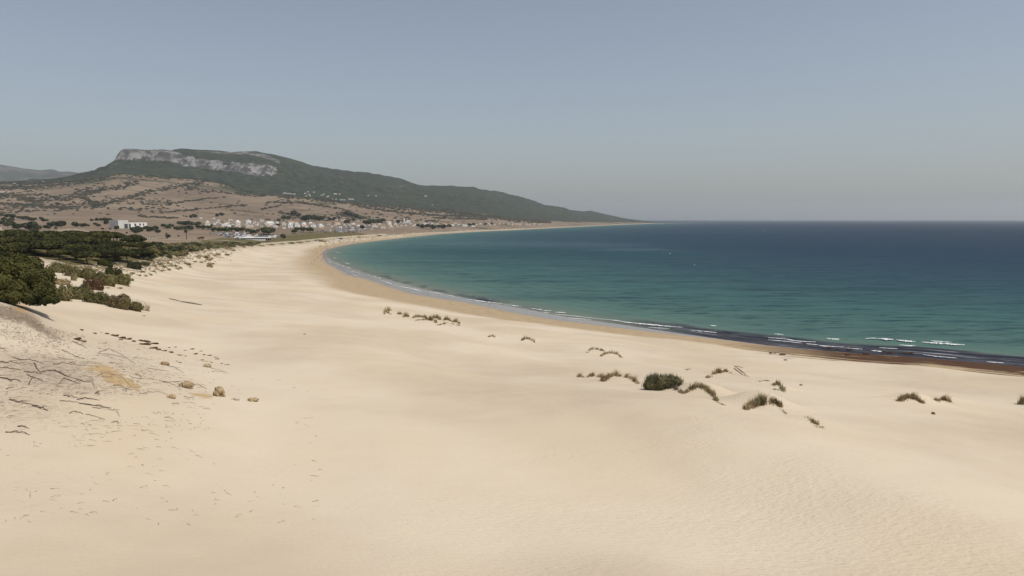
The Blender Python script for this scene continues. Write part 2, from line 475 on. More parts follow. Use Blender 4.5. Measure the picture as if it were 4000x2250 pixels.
print('wet', [(round(a,1), round(b)) for a, b in WETW])
ww = np.interp(SU, [p[0] for p in WETW], [p[1] for p in WETW])
FILM = [(0,0),(3,0),(5,4),(7,9),(9,13),(11,17),(13,22),(16,30),(18,26),(19,18),(20,14),(21,8),(22,4),(24,3),(40,3)]
FILM = [(0, 0), (2.5, 0)] + [q for q in band_w([(2950,1344),(2800,1325),(2625,1305),(2345,1272),(2112,1240),(1973,1216),(1810,1181),(1600,1147),(1519,1120),(1422,1089),(1344,1072),(1305,1045),(1264,1018),(1262,1000),(1275,975)], 0, 3) if q[0] > 2.5]
print('film', [(round(a,1), round(b)) for a, b in FILM])
fw = np.interp(SU, [p[0] for p in FILM], [p[1] for p in FILM])
_wn = 0.12 * fbm(GX / 40, GY / 40, 3)
_sf = np.interp(SU, [0, 12, 17, 25], [.13, .16, .50, .50])
WET = 1 - smooth(.97 - _sf, .97 + _sf, SD / ww + _wn)
FLM = 1 - smooth(0.75, 1.25, SD / np.maximum(fw, .1) + _wn)
FLM = np.where(fw < 0.5, 0, FLM)
WEED = (1 - smooth(3.2, 6.2, SU + 0.5 * fbm(GX / 12, GY / 12, 3)))           # washed-up weed on the near right
# plant litter on the left slope
def blob(x, y, x0, y0, rx, ry, rot=0):
    c, s_ = math.cos(rot), math.sin(rot)
    u = ((x - x0) * c + (y - y0) * s_) / rx; v = (-(x - x0) * s_ + (y - y0) * c) / ry
    return np.exp(-(u * u + v * v))
near = (_d > 20) & (_d < 260) & (np.abs(_az) < 0.75)
def place_mask(spots):
    out = np.zeros(GX.shape)
    for x, y, rx, ry, rot, amp in spots:
        out = np.maximum(out, amp * blob(PX, PY, x, y, rx, ry, rot))
    return np.where(near, out, 0)
LITT = place_mask([(40,1225,180,50,.25,1),(130,1262,110,30,.6,1),(190,1300,120,30,.5,.8),(20,1300,190,50,0.2,.62)])
DEBR = place_mask([(200,1450,420,120,.15,1),(100,1600,380,110,.1,.75),(500,1420,330,70,.3,.8),(150,1900,350,200,0,.35)])
CRUST = place_mask([(440,1470,85,32,.5,1),(400,1445,70,18,.1,.8),(510,1500,60,22,.6,.8),(560,1245,60,12,.2,.3),(800,1545,70,14,.1,.7),(85,1205,35,24,.3,.9),(880,1040,1,1,0,0)])
_sfd = np.interp(PX, [0, 700, 860, 1400], [600, 640, 1120, 1500])
SCRUB = np.clip(INL / 10, 0, 1) * (1 - smooth(.88, 1.05, _d / _sfd)) * (_d < 1600)
ATT = dict(along=along(SU), wet=WET, film=FLM, weed=WEED * (SD > 0), litter=LITT, debris=DEBR, crust=CRUST, zone=ZONE, shore=SD, inland=np.clip(INL, -50, 50), dist=_d,
           scrub=np.where(near | (_d < 1500), SCRUB, 0))
def stroke(lines):
    out = np.zeros(GX.shape)
    for pts, w in lines:
        pts = np.array(pts, float)
        for k in range(len(pts) - 1):
            a, b = pts[k], pts[k + 1]; dd_ = b - a
            t_ = np.clip(((PX - a[0]) * dd_[0] + (PY - a[1]) * dd_[1]) / (dd_ @ dd_), 0, 1)
            r2 = ((PX - a[0] - t_ * dd_[0]) * .55) ** 2 + ((PY - a[1] - t_ * dd_[1]) * 1.2) ** 2
            out = np.maximum(out, np.exp(-r2 / (w * w)))
    return np.where((_d > 1300) & (np.abs(_az) < .8), out, 0)
ATT['thick'] = stroke([([(250,778),(330,757),(420,736),(500,726)],8),([(370,806),(470,780),(560,756),(640,736),(720,722),(785,716)],7),([(730,736),(765,733),(805,745)],8),([(0,736),(120,732),(200,724),(320,712)],6),([(0,766),(60,762),(120,778),(165,792)],11),([(10,796),(120,800),(180,806),(285,812)],6),
   ([(540,842),(620,850),(690,851)],4),([(100,716),(210,710),(330,700)],7),([(1030,816),(1070,810),(1105,800)],2.5),([(1108,832),(1150,840),(1185,850)],7),([(1050,790),(1180,790),(1270,805),(1340,816),(1380,832)],3),([(1330,834),(1380,842),(1430,852)],6),([(1380,800),(1440,812),(1560,830)],2.5),([(330,770),(360,790),(380,800)],8),([(500,728),(520,716),(528,706)],7),
   ([(60,760),(180,760),(260,780)],4),([(560,800),(700,790),(860,770)],3),([(640,830),(800,815),(960,800)],2.5),([(820,745),(900,752),(1000,765)],3),([(1550,828),(1700,840),(1900,846)],3),([(1700,850),(1900,856)],2.5)])
def inside_band(top, bot, soft=4.0, jit=7.0):
    tx = np.interp(PX, [p[0] for p in top], [p[1] for p in top]); bx_ = np.interp(PX, [p[0] for p in bot], [p[1] for p in bot])
    jn = jit * fbm(PX / 30, PY / 12 + 4, 3)
    m_ = smooth(-soft, soft, PY - tx + jn) * (1 - smooth(-soft, soft, PY - bx_ + jn))
    return np.where((PX > top[0][0] - 4) & (PX < top[-1][0] + 4) & (_d > 2500) & (np.abs(_az) < .8), m_, 0)
rk = inside_band([(448,604),(470,586),(500,577),(668,583),(719,603),(777,618),(855,622),(920,634),(1000,640),(1081,650)], [(448,630),(641,630),(700,646),(777,657),(855,668),(1000,684),(1081,688)])
rk = np.maximum(rk, .9 * inside_band([(770,588),(900,594),(960,590),(1030,600),(1095,626)], [(770,593),(900,604),(960,606),(1030,618),(1095,640)], 3, 3))
for x_, y_, rx_, ry_ in [(1165,660,9,5),(1150,672,12,4),(1250,668,11,5),(1290,690,12,5),(1570,727,40,7),(1550,772,10,12),(1700,766,34,4),(1955,770,13,14),(1240,636,9,4)]:
    rk = np.maximum(rk, np.where((_d > 2500) & (np.abs(_az) < .8), .85 * np.exp(-(((PX - x_) / rx_) ** 2 + ((PY - y_) / ry_) ** 2)), 0))
ATT['rock'] = rk
def submesh(name, mask, mat, attrs, **props):
    q = quads[mask]
    used, inv = np.unique(q.ravel(), return_inverse=True)
    me = mesh_np(name, V[used], inv.reshape(-1, 4), mat, {k: ATT[k].ravel()[used] for k in attrs})
    return link(name, me, **props)

# ---- sand
t = NT('sand')
P = t.coord()
n1 = t.noise(P, 0.035, 4); n2 = t.noise(P, 0.35, 4); n3 = t.noise(P, 9.0, 2)
base = t.mix(t.mr(n1, 0.36, 0.66), (0.468, 0.384, 0.286), (0.560, 0.478, 0.370))
base = t.mix(t.math('MULTIPLY', t.mr(n2, 0.35, 0.75), 0.22), base, (0.560, 0.482, 0.365))
base = t.mix(t.math('MULTIPLY', t.mr(n3, 0.52, 0.72), 0.16), base, (0.33, 0.27, 0.20))
ny = t.noise(t.coord((1, .6, 1), .4), 0.055, 3)
base = t.mix(t.math('MULTIPLY', t.mr(ny, 0.48, 0.68), 0.55), base, (0.535, 0.440, 0.316))
# coarse dark grains gathered in the lee of ripples
nr = t.noise(t.coord((1.1, 4.2, 1), 0.5), 1.0, 3, 0.6)
base = t.mix(t.math('MULTIPLY', t.mr(nr, 0.55, 0.75), 0.05), base, (0.34, 0.27, 0.21))
wet = t.attr('wet'); film = t.attr('film'); weed = t.attr('weed')
base = t.mix(wet, base, t.mix(t.mr(n2, .3, .7), (0.325, 0.243, 0.150), (0.385, 0.292, 0.188)))
base = t.mix(film, base, (0.235, 0.205, 0.175))
# strand lines of weed on the near right
cxy = t.n('ShaderNodeCombineXYZ'); t.l(t.math('MULTIPLY', t.attr('along'), 0.045), cxy.inputs[0]); t.l(t.math('MULTIPLY', t.attr('shore'), 0.55), cxy.inputs[1])
strand = t.noise(cxy.outputs[0], 1.0, 5, 0.65)
wmask = t.math('MULTIPLY', weed, t.mr(t.math('ADD', strand, t.mr(t.attr('shore'), 0, 24, 0.22, -0.06)), 0.52, 0.58))
wmask = t.math('MULTIPLY', wmask, t.mr(t.attr('shore'), 24, 34, 1, 0))
base = t.mix(wmask, base, t.mix(n2, (0.052, 0.026, 0.015), (0.095, 0.050, 0.028)))
# litter, crust, debris dust
nl = t.noise(t.coord((1, 1.6, 1), 0.4), 1.6, 5, 0.7)
lit = t.mr(t.math('ADD', t.math('MULTIPLY', t.attr('litter'), 0.66), t.math('SUBTRACT', nl, 0.5)), 0.34, 0.60)
base = t.mix(t.math('MULTIPLY', lit, 0.8), base, t.mix(n3, (0.105, 0.078, 0.054), (0.20, 0.150, 0.105)))
nd = t.noise(t.coord((0.8, 3.2, 1), -0.15), 2.6, 5, 0.75)
deb = t.mr(t.math('ADD', t.math('MULTIPLY', t.attr('debris'), 0.26), nd), 0.66, 0.80)
base = t.mix(t.math('MULTIPLY', deb, 0.55), base, (0.17, 0.13, 0.10))
nc = t.noise(P, 0.9, 4)
cr = t.mr(t.math('ADD', t.math('MULTIPLY', t.attr('crust'), 0.8), t.math('SUBTRACT', nc, 0.5)), 0.25, 0.55)
base = t.mix(t.math('MULTIPLY', cr, 0.8), base, t.mix(t.mr(n2, .35, .7), (0.42, 0.30, 0.14), (0.36, 0.23, 0.12)))
# sparse dead stems near the dune plants
inl = t.mr(t.attr('inland'), -34, 4, 0, 1)
ns = t.noise(t.coord((1, 2.2, 1), -0.5), 0.42, 5, 0.7)
sp = t.mr(t.math('ADD', t.math('MULTIPLY', inl, 0.30), ns), 0.66, 0.78)
base = t.mix(t.math('MULTIPLY', t.math('MULTIPLY', sp, inl), 0.75), base, (0.17, 0.135, 0.075))
rip = t.n('ShaderNodeTexWave'); t.l(t.coord((1, 1, 1), -0.55), rip.inputs['Vector'])
rip.inputs['Scale'].default_value = 1.15; rip.inputs['Distortion'].default_value = 7.0; rip.inputs['Detail'].default_value = 3.0; rip.inputs['Detail Scale'].default_value = 0.7
dryf = t.math('SUBTRACT', 1.0, wet)
sx = t.n('ShaderNodeSeparateXYZ'); t.l(P, sx.inputs[0])
pk = t.math('MULTIPLY', t.math('SUBTRACT', t.noise(t.coord((1, 1.9, 1), 0.9), 2.3, 3, 0.55), 0.5), t.math('MULTIPLY', t.math('MULTIPLY', t.mr(t.noise(P, 0.045, 3), 0.44, 0.60, .12, 1), t.mr(sx.outputs[0], -14, 12, .25, 1)), dryf))
b1 = t.bump(pk, 0.6, 0.19)
b2 = t.bump(t.math('MULTIPLY', t.math('SUBTRACT', rip.outputs['Fac'], 0.5), t.math('MULTIPLY', t.mr(t.noise(P, 0.06, 3), 0.45, 0.68), dryf)), 0.22, 0.03, b1)
b3 = t.bump(t.noise(P, 0.10, 3), 0.35, 0.8, b2)
rough = t.mr(film, 0, 1, 0.95, 0.16)
sand_m = t.done(base, rough, b3, t.mr(film, 0, 1, 0.1, 0.5))

# ---- inland ground: dry grass, stubble, thickets seen from afar
t = NT('dry_field')
P = t.coord()
n1 = t.noise(P, 0.004, 5, 0.6); n2 = t.noise(P, 0.03, 4); n3 = t.noise(t.coord((1, 2.2, 1), -0.45), 0.0042, 5, 0.62, 0.6)
base = t.mix(t.mr(n1, 0.35, 0.68), (0.165, 0.122, 0.088), (0.235, 0.180, 0.128))
base = t.mix(t.math('MULTIPLY', t.mr(n2, 0.5, 0.75), 0.5), base, (0.135, 0.095, 0.065))
zone = t.attr('zone'); dist = t.attr('dist')
far = t.mr(dist, 1700, 2500)
thk = t.math('MAXIMUM', t.math('MULTIPLY', t.mr(n3, 0.57, 0.63), far), t.mr(t.math('ADD', t.math('MULTIPLY', t.attr('thick'), 0.62), t.math('SUBTRACT', t.noise(P, 0.013, 5, 0.75), 0.5)), 0.46, 0.66))
base = t.mix(t.math('MULTIPLY', thk, 0.85), base, (0.050, 0.048, 0.030))
vo = t.n('ShaderNodeTexVoronoi'); t.l(P, vo.inputs['Vector']); vo.inputs['Scale'].default_value = 0.021; vo.inputs['Randomness'].default_value = 1.0
dots = t.math('MULTIPLY', t.mr(vo.outputs['Distance'], 0.16, 0.30, 1, 0), t.math('MULTIPLY', t.mr(t.noise(P, 0.005, 4), 0.42, 0.54), far))
base = t.mix(t.math('MULTIPLY', dots, 0.85), base, (0.052, 0.050, 0.030))
dk = t.mr(t.math('ADD', zone, t.math('MULTIPLY', t.math('SUBTRACT', n3, 0.5), 3.0)), 3.5, 4.05)
base = t.mix(t.math('MULTIPLY', dk, t.mr(dist, 2600, 2900)), base, (0.042, 0.050, 0.026))
scr = t.attr('scrub')
sm = t.mr(t.math('ADD', scr, t.math('SUBTRACT', t.noise(P, 0.09, 4), 0.5)), 0.22, 0.6)
base = t.mix(sm, base, t.mix(t.mr(t.noise(P, 0.25, 4), .35, .65), (0.085, 0.072, 0.028), (0.135, 0.110, 0.050)))
sa = t.mr(t.math('ADD', t.mr(t.attr('inland'), 0, 9, 1, 0), t.math('SUBTRACT', t.noise(P, 0.16, 4), 0.5)), 0.45, 0.8)
base = t.mix(sa, base, (0.43, 0.36, 0.26))
field_m = t.done(base, 0.95, t.bump(t.noise(P, 0.12, 4), 0.6, 1.6), 0.1)

# ---- mountain: forest, rock bands
t = NT('mountain_forest_rock')
P = t.coord()
zone = t.attr('zone')
n1 = t.noise(P, 0.0035, 4); n2 = t.noise(P, 0.028, 5, 0.65)
forest = t.mix(t.mr(n2, 0.36, 0.66), (0.027, 0.033, 0.026), (0.056, 0.065, 0.045))
forest = t.mix(t.math('MULTIPLY', t.mr(n1, 0.5, 0.7), 0.5), forest, (0.058, 0.065, 0.042))
rockc = t.mix(t.mr(t.noise(t.coord((1, 1, 0.35)), 0.024, 5, 0.75), 0.42, 0.62), (0.070, 0.067, 0.067), (0.250, 0.242, 0.238))
lay = t.noise(t.coord((0.020, 0.020, 0.055)), 1.0, 5, 0.72)
amt = t.attr('rock')
rm = t.mr(t.math('ADD', t.math('MULTIPLY', amt, 0.60), lay), 0.92, 1.06)
scat = t.math('MULTIPLY', t.mr(t.noise(P, 0.0085, 6, 0.75), 0.70, 0.76), 0.5)
base = t.mix(t.math('MAXIMUM', rm, scat), forest, rockc)
mount_m = t.done(base, 0.95, t.bump(n2, 0.9, 9.0), 0.05)

sand = submesh('sand', keep & ~isI & ~isM, sand_m, ['wet', 'film', 'weed', 'litter', 'debris', 'crust', 'shore', 'inland', 'along'], kind='structure')
field = submesh('terrain', keep & isI, field_m, ['zone', 'dist', 'scrub', 'inland', 'thick'], kind='structure')
mount = submesh('mountain', keep & isM, mount_m, ['zone', 'rock'], kind='structure')

# ---- far hills beyond the pass on the left
HR = [(-1400,560),(-900,590),(-300,606),(0,638),(46,646),(93,654),(155,661),(202,657),(215,660),(230,667),(270,666),(310,672),(400,690),(520,712),(700,740)]
ha = np.radians(np.arange(-62, -22, 0.1))
hx, he = ray(np.array([p[0] for p in HR], float), np.array([p[1] for p in HR], float))
hd = np.linspace(6500, 11500, 40)
A2, D2 = np.meshgrid(ha, hd)
top = CAMZ + 9000 * np.interp(ha, hx, he)
prof = np.interp(hd, [6500, 7200, 8200, 9000, 10000, 11500], [0.02, 0.25, 0.68, 1.0, 0.7, 0.05])
H2 = prof[:, None] * top[None] + 22 * fbm(D2 * np.sin(A2) / 500, D2 * np.cos(A2) / 500, 5, 0.6) * (prof[:, None] < 0.97)
nn = np.arange(H2.size).reshape(H2.shape)
q2 = np.stack([nn[:-1, :-1], nn[:-1, 1:], nn[1:, 1:], nn[1:, :-1]], -1).reshape(-1, 4)
t = NT('far_hill_scrub')
fh = t.mix(t.mr(t.noise(t.coord(), 0.004, 6, 0.7), 0.42, 0.62), (0.055, 0.060, 0.050), (0.12, 0.11, 0.10))
far_m = t.done(fh, 0.95, t.bump(t.noise(t.coord(), 0.006, 5), 0.8, 30))
link('hills', mesh_np('hills', np.stack([D2 * np.sin(A2), D2 * np.cos(A2), H2], -1).reshape(-1, 3), q2, far_m), kind='structure')

# ---------------------------------------------------------------- sea
sa = np.radians(np.concatenate([np.arange(-34, 42, 0.10), np.arange(42, 181, 2.5)]))
sdn = np.unique(np.concatenate([np.geomspace(90, 900, 330), np.geomspace(900, 7000, 150), np.geomspace(7000, 30000, 40)]))
A3, D3 = np.meshgrid(sa, sdn)
X3 = D3 * np.sin(A3); Y3 = D3 * np.cos(A3)
S3, U3 = shore_sd(X3, Y3)
out = -S3
# swell and breakers: long low ridges running along the shore
ph = out / 9.0 + 1.6 * fbm(X3 / 60, Y3 / 60, 3)
Z3 = 0.16 * np.sin(ph * 2 * np.pi / 1.15) * smooth(1, 10, out) * (1 - smooth(40, 130, out)) * (1 - smooth(350, 800, D3))
Z3 += 0.10 * fbm(X3 / 7 + Y3 / 30, Y3 / 3.2, 3) * smooth(3, 25, out) * (1 - smooth(300, 700, D3))
# the breaking wave of the near right, about 14 m out
BRK = np.exp(-((out - (13.5 + 2.5 * fbm(X3 / 25, Y3 / 25, 2))) / 1.5) ** 2) * smooth(1.0, 2.0, U3 + 2) * (1 - smooth(6.5, 8, U3)) * (0.55 + 0.9 * fbm(X3 / 22 + 9, Y3 / 22, 3))
Z3 += 0.42 * np.clip(BRK, 0, 1)
Z3 -= smooth(0, 8, S3) * 0.35
PXs, PYs = pix(X3, Y3, 0 * X3)
# drifting weed darkens the shallows on the near right; paler and darker wind lanes further out
WD = (1 - smooth(16.5, 19.5, out + 3.0 * fbm(X3 / 18, Y3 / 18, 3))) * (1 - smooth(6.2, 9.2, U3 + 0.7 * fbm(X3 / 20, Y3 / 20, 2)))
WD2 = (1 - smooth(2.2, 4.5, np.abs(out - 4.5) + 4 * fbm(X3 / 25, Y3 / 12, 3))) * smooth(6, 8, U3) * (1 - smooth(13.5, 17, U3)) * smooth(-0.1, 0.35, fbm(X3 / 20 + 31, Y3 / 20, 3))
def lane(pts, w0, w1):
    lx, ly, _ = at_h(np.array([p[0] for p in pts], float), np.array([p[1] for p in pts], float), 0.0)
    la = np.arctan2(lx, ly); ld = np.hypot(lx, ly); o = np.argsort(la)
    dc = np.interp(A3, la[o], ld[o]); ww_ = np.interp(A3, la[o], np.array(w0, float)[o])
    r = (D3 - dc) / (ww_ * w1)
    return np.exp(-r * r) * smooth(la.min() - .03, la.min() + .12, A3) * (1 - smooth(la.max() - .10, la.max() + .03, A3))
LN_D = lane([(1450,975),(1800,985),(2200,986),(2500,990),(2850,994)], [90,130,120,80,40], 1.0)
LN_D = np.maximum(LN_D, 0.6 * lane([(1900,910),(2300,905),(2700,905),(3200,905)], [150,260,300,200], 1.0))
LN_P = np.maximum(0.55 * lane([(1500,948),(1900,950),(2300,955),(2600,960)], [100,160,120,80], 1.0), 0.9 * lane([(2230,977),(2400,975),(2560,974),(2700,982)], [25,40,40,20], 1.0))
m3 = fc(S3) < 6
n3i = np.arange(S3.size).reshape(S3.shape)
q3 = np.stack([n3i[:-1, :-1], n3i[:-1, 1:], n3i[1:, 1:], n3i[1:, :-1]], -1)[m3]
used, inv = np.unique(q3.ravel(), return_inverse=True)
t = NT('sea_water')
P = t.coord()
o = t.attr('out')
deep = t.ramp(t.math('POWER', t.mr(o, 0, 1500, 0, 1, False), 0.5), [(0.0, (0.17, 0.165, 0.135)), (0.055, (0.135, 0.160, 0.130)), (0.13, (0.080, 0.142, 0.124)), (0.27, (0.044, 0.104, 0.104)), (0.42, (0.021, 0.058, 0.078)), (0.62, (0.005, 0.025, 0.055)), (1.0, (0.001, 0.011, 0.040))])
nb = t.noise(t.coord((0.35, 1.6, 1), 0.08), 0.012, 4, 0.6)
deep = t.mix(t.math('MULTIPLY', t.mr(nb, 0.48, 0.70), 0.35), deep, (0.018, 0.055, 0.075))
deep = t.mix(t.math('MULTIPLY', t.attr('lane_dark'), 0.62), deep, (0.010, 0.052, 0.062))
deep = t.mix(t.math('MULTIPLY', t.attr('lane_pale'), 0.35), deep, (0.12, 0.19, 0.215))
cs = t.n('ShaderNodeCombineXYZ'); t.l(t.math('MULTIPLY', t.attr('along'), 0.05), cs.inputs[0]); t.l(t.math('MULTIPLY', o, 0.42), cs.inputs[1])
wd = t.math('MULTIPLY', t.attr('weed'), 0.93)
deep = t.mix(wd, deep, t.mix(t.mr(t.noise(cs.outputs[0], 1.0, 4, .6), .40, .66), (0.014, 0.013, 0.026), (0.072, 0.070, 0.088)))
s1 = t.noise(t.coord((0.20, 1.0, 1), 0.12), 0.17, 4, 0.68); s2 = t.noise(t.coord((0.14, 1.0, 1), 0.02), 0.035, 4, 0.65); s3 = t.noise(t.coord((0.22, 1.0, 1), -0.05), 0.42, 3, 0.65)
wave_shade = t.math('ADD', t.math('ADD', t.mr(s1, 0.50, 0.62, 0, .50), t.mr(s2, 0.50, 0.64, 0, .30)), t.mr(s3, 0.51, 0.63, 0, .36))
deep = t.mix(t.math('MULTIPLY', wave_shade, t.mr(o, 8, 60)), deep, (0.010, 0.034, 0.046))  # shading of wave troughs painted into the water colour as dark streaks
deep = t.mix(t.math('MULTIPLY', t.mr(s1, 0.46, 0.30), t.math('MULTIPLY', t.mr(o, 20, 120), 0.18)), deep, (0.12, 0.17, 0.175))  # paler wave facets: sky reflection painted into the water colour between the streaks
sf = t.n('ShaderNodeCombineXYZ'); t.l(t.math('MULTIPLY', t.attr('along'), 0.032), sf.inputs[0]); t.l(t.math('MULTIPLY', o, 0.50), sf.inputs[1])
lace = t.math('MULTIPLY', t.mr(t.noise(sf.outputs[0], 1.0, 5, .68), .585, .65), t.attr('weed'))
deep = t.mix(t.math('MULTIPLY', lace, 0.75), deep, (0.46, 0.47, 0.50))
dist = t.attr('dist')
w1 = t.noise(t.coord((0.42, 1.7, 1), 0.16), 0.16, 4, 0.62)
w2 = t.noise(t.coord((0.45, 1.5, 1), 0.05), 0.032, 4, 0.6)
w3 = t.noise(t.coord((0.5, 1.4, 1), -0.1), 0.7, 3, 0.6)
nb1 = t.bump(w1, 0.9, 1.2); nb2 = t.bump(w2, 0.7, 4.0, nb1); nb3 = t.bump(w3, 0.6, 0.25, nb2)
t.b.inputs['IOR'].default_value = 1.33
# foam flecks on the crests far out
fl = t.noise(t.coord((0.35, 1.0, 1), 0.1), 0.22, 3, 0.7)
fleck = t.math('MULTIPLY', t.mr(fl, 0.80, 0.83), t.mr(o, 60, 500))
deep = t.mix(t.math('MULTIPLY', fleck, 0.5), deep, (0.5, 0.55, 0.56))
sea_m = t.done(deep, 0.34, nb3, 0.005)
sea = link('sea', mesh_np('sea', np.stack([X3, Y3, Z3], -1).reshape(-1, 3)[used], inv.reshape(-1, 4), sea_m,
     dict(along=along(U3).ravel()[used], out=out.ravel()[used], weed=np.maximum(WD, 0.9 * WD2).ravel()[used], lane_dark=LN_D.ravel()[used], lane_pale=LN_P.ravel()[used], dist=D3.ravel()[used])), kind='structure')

# ---------------------------------------------------------------- haze: even pale air over everything
hb = 31500.0
bm = bmesh.new()
bmesh.ops.create_cube(bm, size=1.0)
for v in bm.verts:
    v.co.x *= 2 * hb; v.co.y *= 2 * hb; v.co.z = 640.0 if v.co.z > 0 else -11.0
me = bpy.data.meshes.new('haze'); bm.to_mesh(me); bm.free()
hm = bpy.data.materials.new('haze_air'); hm.use_nodes = True
for nd in list(hm.node_tree.nodes):
    if nd.type == 'BSDF_PRINCIPLED': hm.node_tree.nodes.remove(nd)
pv = hm.node_tree.nodes.new('ShaderNodeVolumePrincipled')
pv.inputs['Color'].default_value = (0.88, 0.95, 1.0, 1)
pv.inputs['Density'].default_value = 4.9e-5
pv.inputs['Anisotropy'].default_value = 0.24
hm.node_tree.links.new(pv.outputs[0], hm.node_tree.nodes['Material Output'].inputs['Volume'])
me.materials.append(hm)
link('haze', me, kind='stuff')
# ---------------------------------------------------------------- building kit
class MB:
    def __init__(self): self.v = []; self.q = []; self.mi = []; self.n = 0
    def add(self, v, q, mi=0):
        v = np.asarray(v, float).reshape(-1, 3); q = np.asarray(q, int).reshape(-1, 4)
        self.v.append(v); self.q.append(q + self.n); self.mi.append(np.full(len(q), mi)); self.n += len(v); return self
    def box(self, c, s, rz=0.0, mi=0, top=1.0):
        """box centred at c in x,y with its bottom at c.z; top = scale of the upper face"""
        x, y, z = np.array(s) / 2
        v = np.array([[-x, -y, 0], [x, -y, 0], [x, y, 0], [-x, y, 0], [-x * top, -y * top, 2 * z], [x * top, -y * top, 2 * z], [x * top, y * top, 2 * z], [-x * top, y * top, 2 * z]])
        c_, s_ = math.cos(rz), math.sin(rz)
        v[:, :2] = np.c_[v[:, 0] * c_ - v[:, 1] * s_, v[:, 0] * s_ + v[:, 1] * c_]
        return self.add(v + np.array(c), [[0, 3, 2, 1], [4, 5, 6, 7], [0, 1, 5, 4], [1, 2, 6, 5], [2, 3, 7, 6], [3, 0, 4, 7]], mi)
    def gable(self, c, s, over=0.3, mi=0):
        """pitched roof on a rectangle, ridge along x, thickness 0.15"""
        x, y, h = s[0] / 2 + over, s[1] / 2 + over, s[2]
        v = np.array([[-x, -y, 0], [x, -y, 0], [x, 0, h], [-x, 0, h], [-x, y, 0], [x, y, 0], [-x, -y, -.18], [x, -y, -.18], [x, y, -.18], [-x, y, -.18]])
        return self.add(v + np.array(c), [[0, 1, 2, 3], [3, 2, 5, 4], [6, 9, 8, 7], [0, 6, 7, 1], [4, 5, 8, 9], [0, 3, 4, 9], [1, 8, 5, 2], [0, 9, 6, 0], [1, 7, 8, 1]], mi)
    def tube(self, pts, rad, ns=6, mi=0):
        pts = np.asarray(pts, float); n = len(pts); rad = np.broadcast_to(np.asarray(rad, float), (n,))
        tg = np.gradient(pts, axis=0); tg /= np.linalg.norm(tg, axis=1, keepdims=True) + 1e-9
        ref = np.where(np.abs(tg[:, 2:3]) > 0.9, np.array([[1., 0, 0]]), np.array([[0, 0, 1.]]))
        a = np.cross(tg, ref); a /= np.linalg.norm(a, axis=1, keepdims=True) + 1e-9
        b = np.cross(tg, a)
        th = np.arange(ns) / ns * 2 * np.pi
        v = pts[:, None] + rad[:, None, None] * (a[:, None] * np.cos(th)[None, :, None] + b[:, None] * np.sin(th)[None, :, None])
        i = np.arange(n * ns).reshape(n, ns); j = np.roll(i, -1, 1)
        q = np.stack([i[:-1], j[:-1], j[1:], i[1:]], -1).reshape(-1, 4)
        self.add(v.reshape(-1, 3), q, mi)
        c0 = np.array([[0, 1, 2, 3], [0, 3, 4, 5]]) if ns == 6 else np.array([[0, 1, 2, 3], [0, 3, 4, 0]]) if ns == 5 else np.array([[0, 1, 2, 3]])
        self.add(v[0], c0, mi); self.add(v[-1], c0[:, ::-1], mi)
        return self
    def cards(self, p, nrm, size, rg, aspect=0.7, mi=0):
        """leaf clumps: small bent quads at points p facing about nrm"""
        n = len(p)
        nr = nrm + rg.normal(0, 0.45, (n, 3)); nr /= np.linalg.norm(nr, axis=1, keepdims=True)
        r = rg.normal(0, 1, (n, 3)); a = np.cross(nr, r); a /= np.linalg.norm(a, axis=1, keepdims=True) + 1e-9
        b = np.cross(nr, a)
        s = (size * rg.uniform(0.6, 1.35, n))[:, None]
        a = a * s; b = b * s * aspect
        bend = nr * s * rg.uniform(-.3, .3, (n, 1))
        v = np.stack([p - a - b * .6, p - b + bend, p + a + b * .5, p + b * 1.1 + bend], 1)
        return self.add(v.reshape(-1, 3), np.arange(4 * n).reshape(n, 4), mi)
    def blades(self, base, up, length, width, rg, lean=0.5, wind=(0, 0), mi=0):
        n = len(base)
        ang = rg.uniform(0, 2 * np.pi, n); ln = length * rg.uniform(0.55, 1.25, n)
        side = np.c_[np.cos(ang), np.sin(ang), 0 * ang]
        out = np.c_[-np.sin(ang), np.cos(ang), 0 * ang] * (lean * rg.uniform(0.1, 1.2, n))[:, None] + np.array([wind[0], wind[1], 0.0])
        up = np.broadcast_to(np.asarray(up, float), (n, 3))
        mid = base + (up * 0.62 + out * 0.28) * ln[:, None]; tip = base + (up * 0.95 + out * 0.85) * ln[:, None]
        w = side * (width * rg.uniform(.6, 1.3, n))[:, None]
        v = np.stack([base - w, base + w, mid + w * .75, mid - w * .75, tip + w * .12, tip - w * .12], 1)
        q = np.array([[0, 1, 2, 3], [3, 2, 4, 5]])
        qq = (np.arange(n)[:, None, None] * 6 + q[None]).reshape(-1, 4)
        return self.add(v.reshape(-1, 3), qq, mi)
    def blob(self, c, r, sub=2, amp=0.15, freq=1.0, seed=0, mi=0, flat=-9):
        v, q = ICO[sub]
        p = v * np.asarray(r, float)
        n = fbm(v[:, 0] * 1.7 * freq + seed * 3.1 + v[:, 2], v[:, 1] * 1.7 * freq + seed * 1.7 - v[:, 2] * 1.3, 4, .6)
        p = p * (1 + amp * n)[:, None]
        p[:, 2] = np.maximum(p[:, 2], flat)
        return self.add(p + np.asarray(c), q, mi)
    def mesh(self, name, mats, smooth_shade=False):
        me = mesh_np(name, np.vstack(self.v), np.vstack(self.q), mats, None, smooth_shade)
        if isinstance(mats, (list, tuple)) and len(mats) > 1:
            me.polygons.foreach_set('material_index', np.concatenate(self.mi).astype(np.int32))
        return me
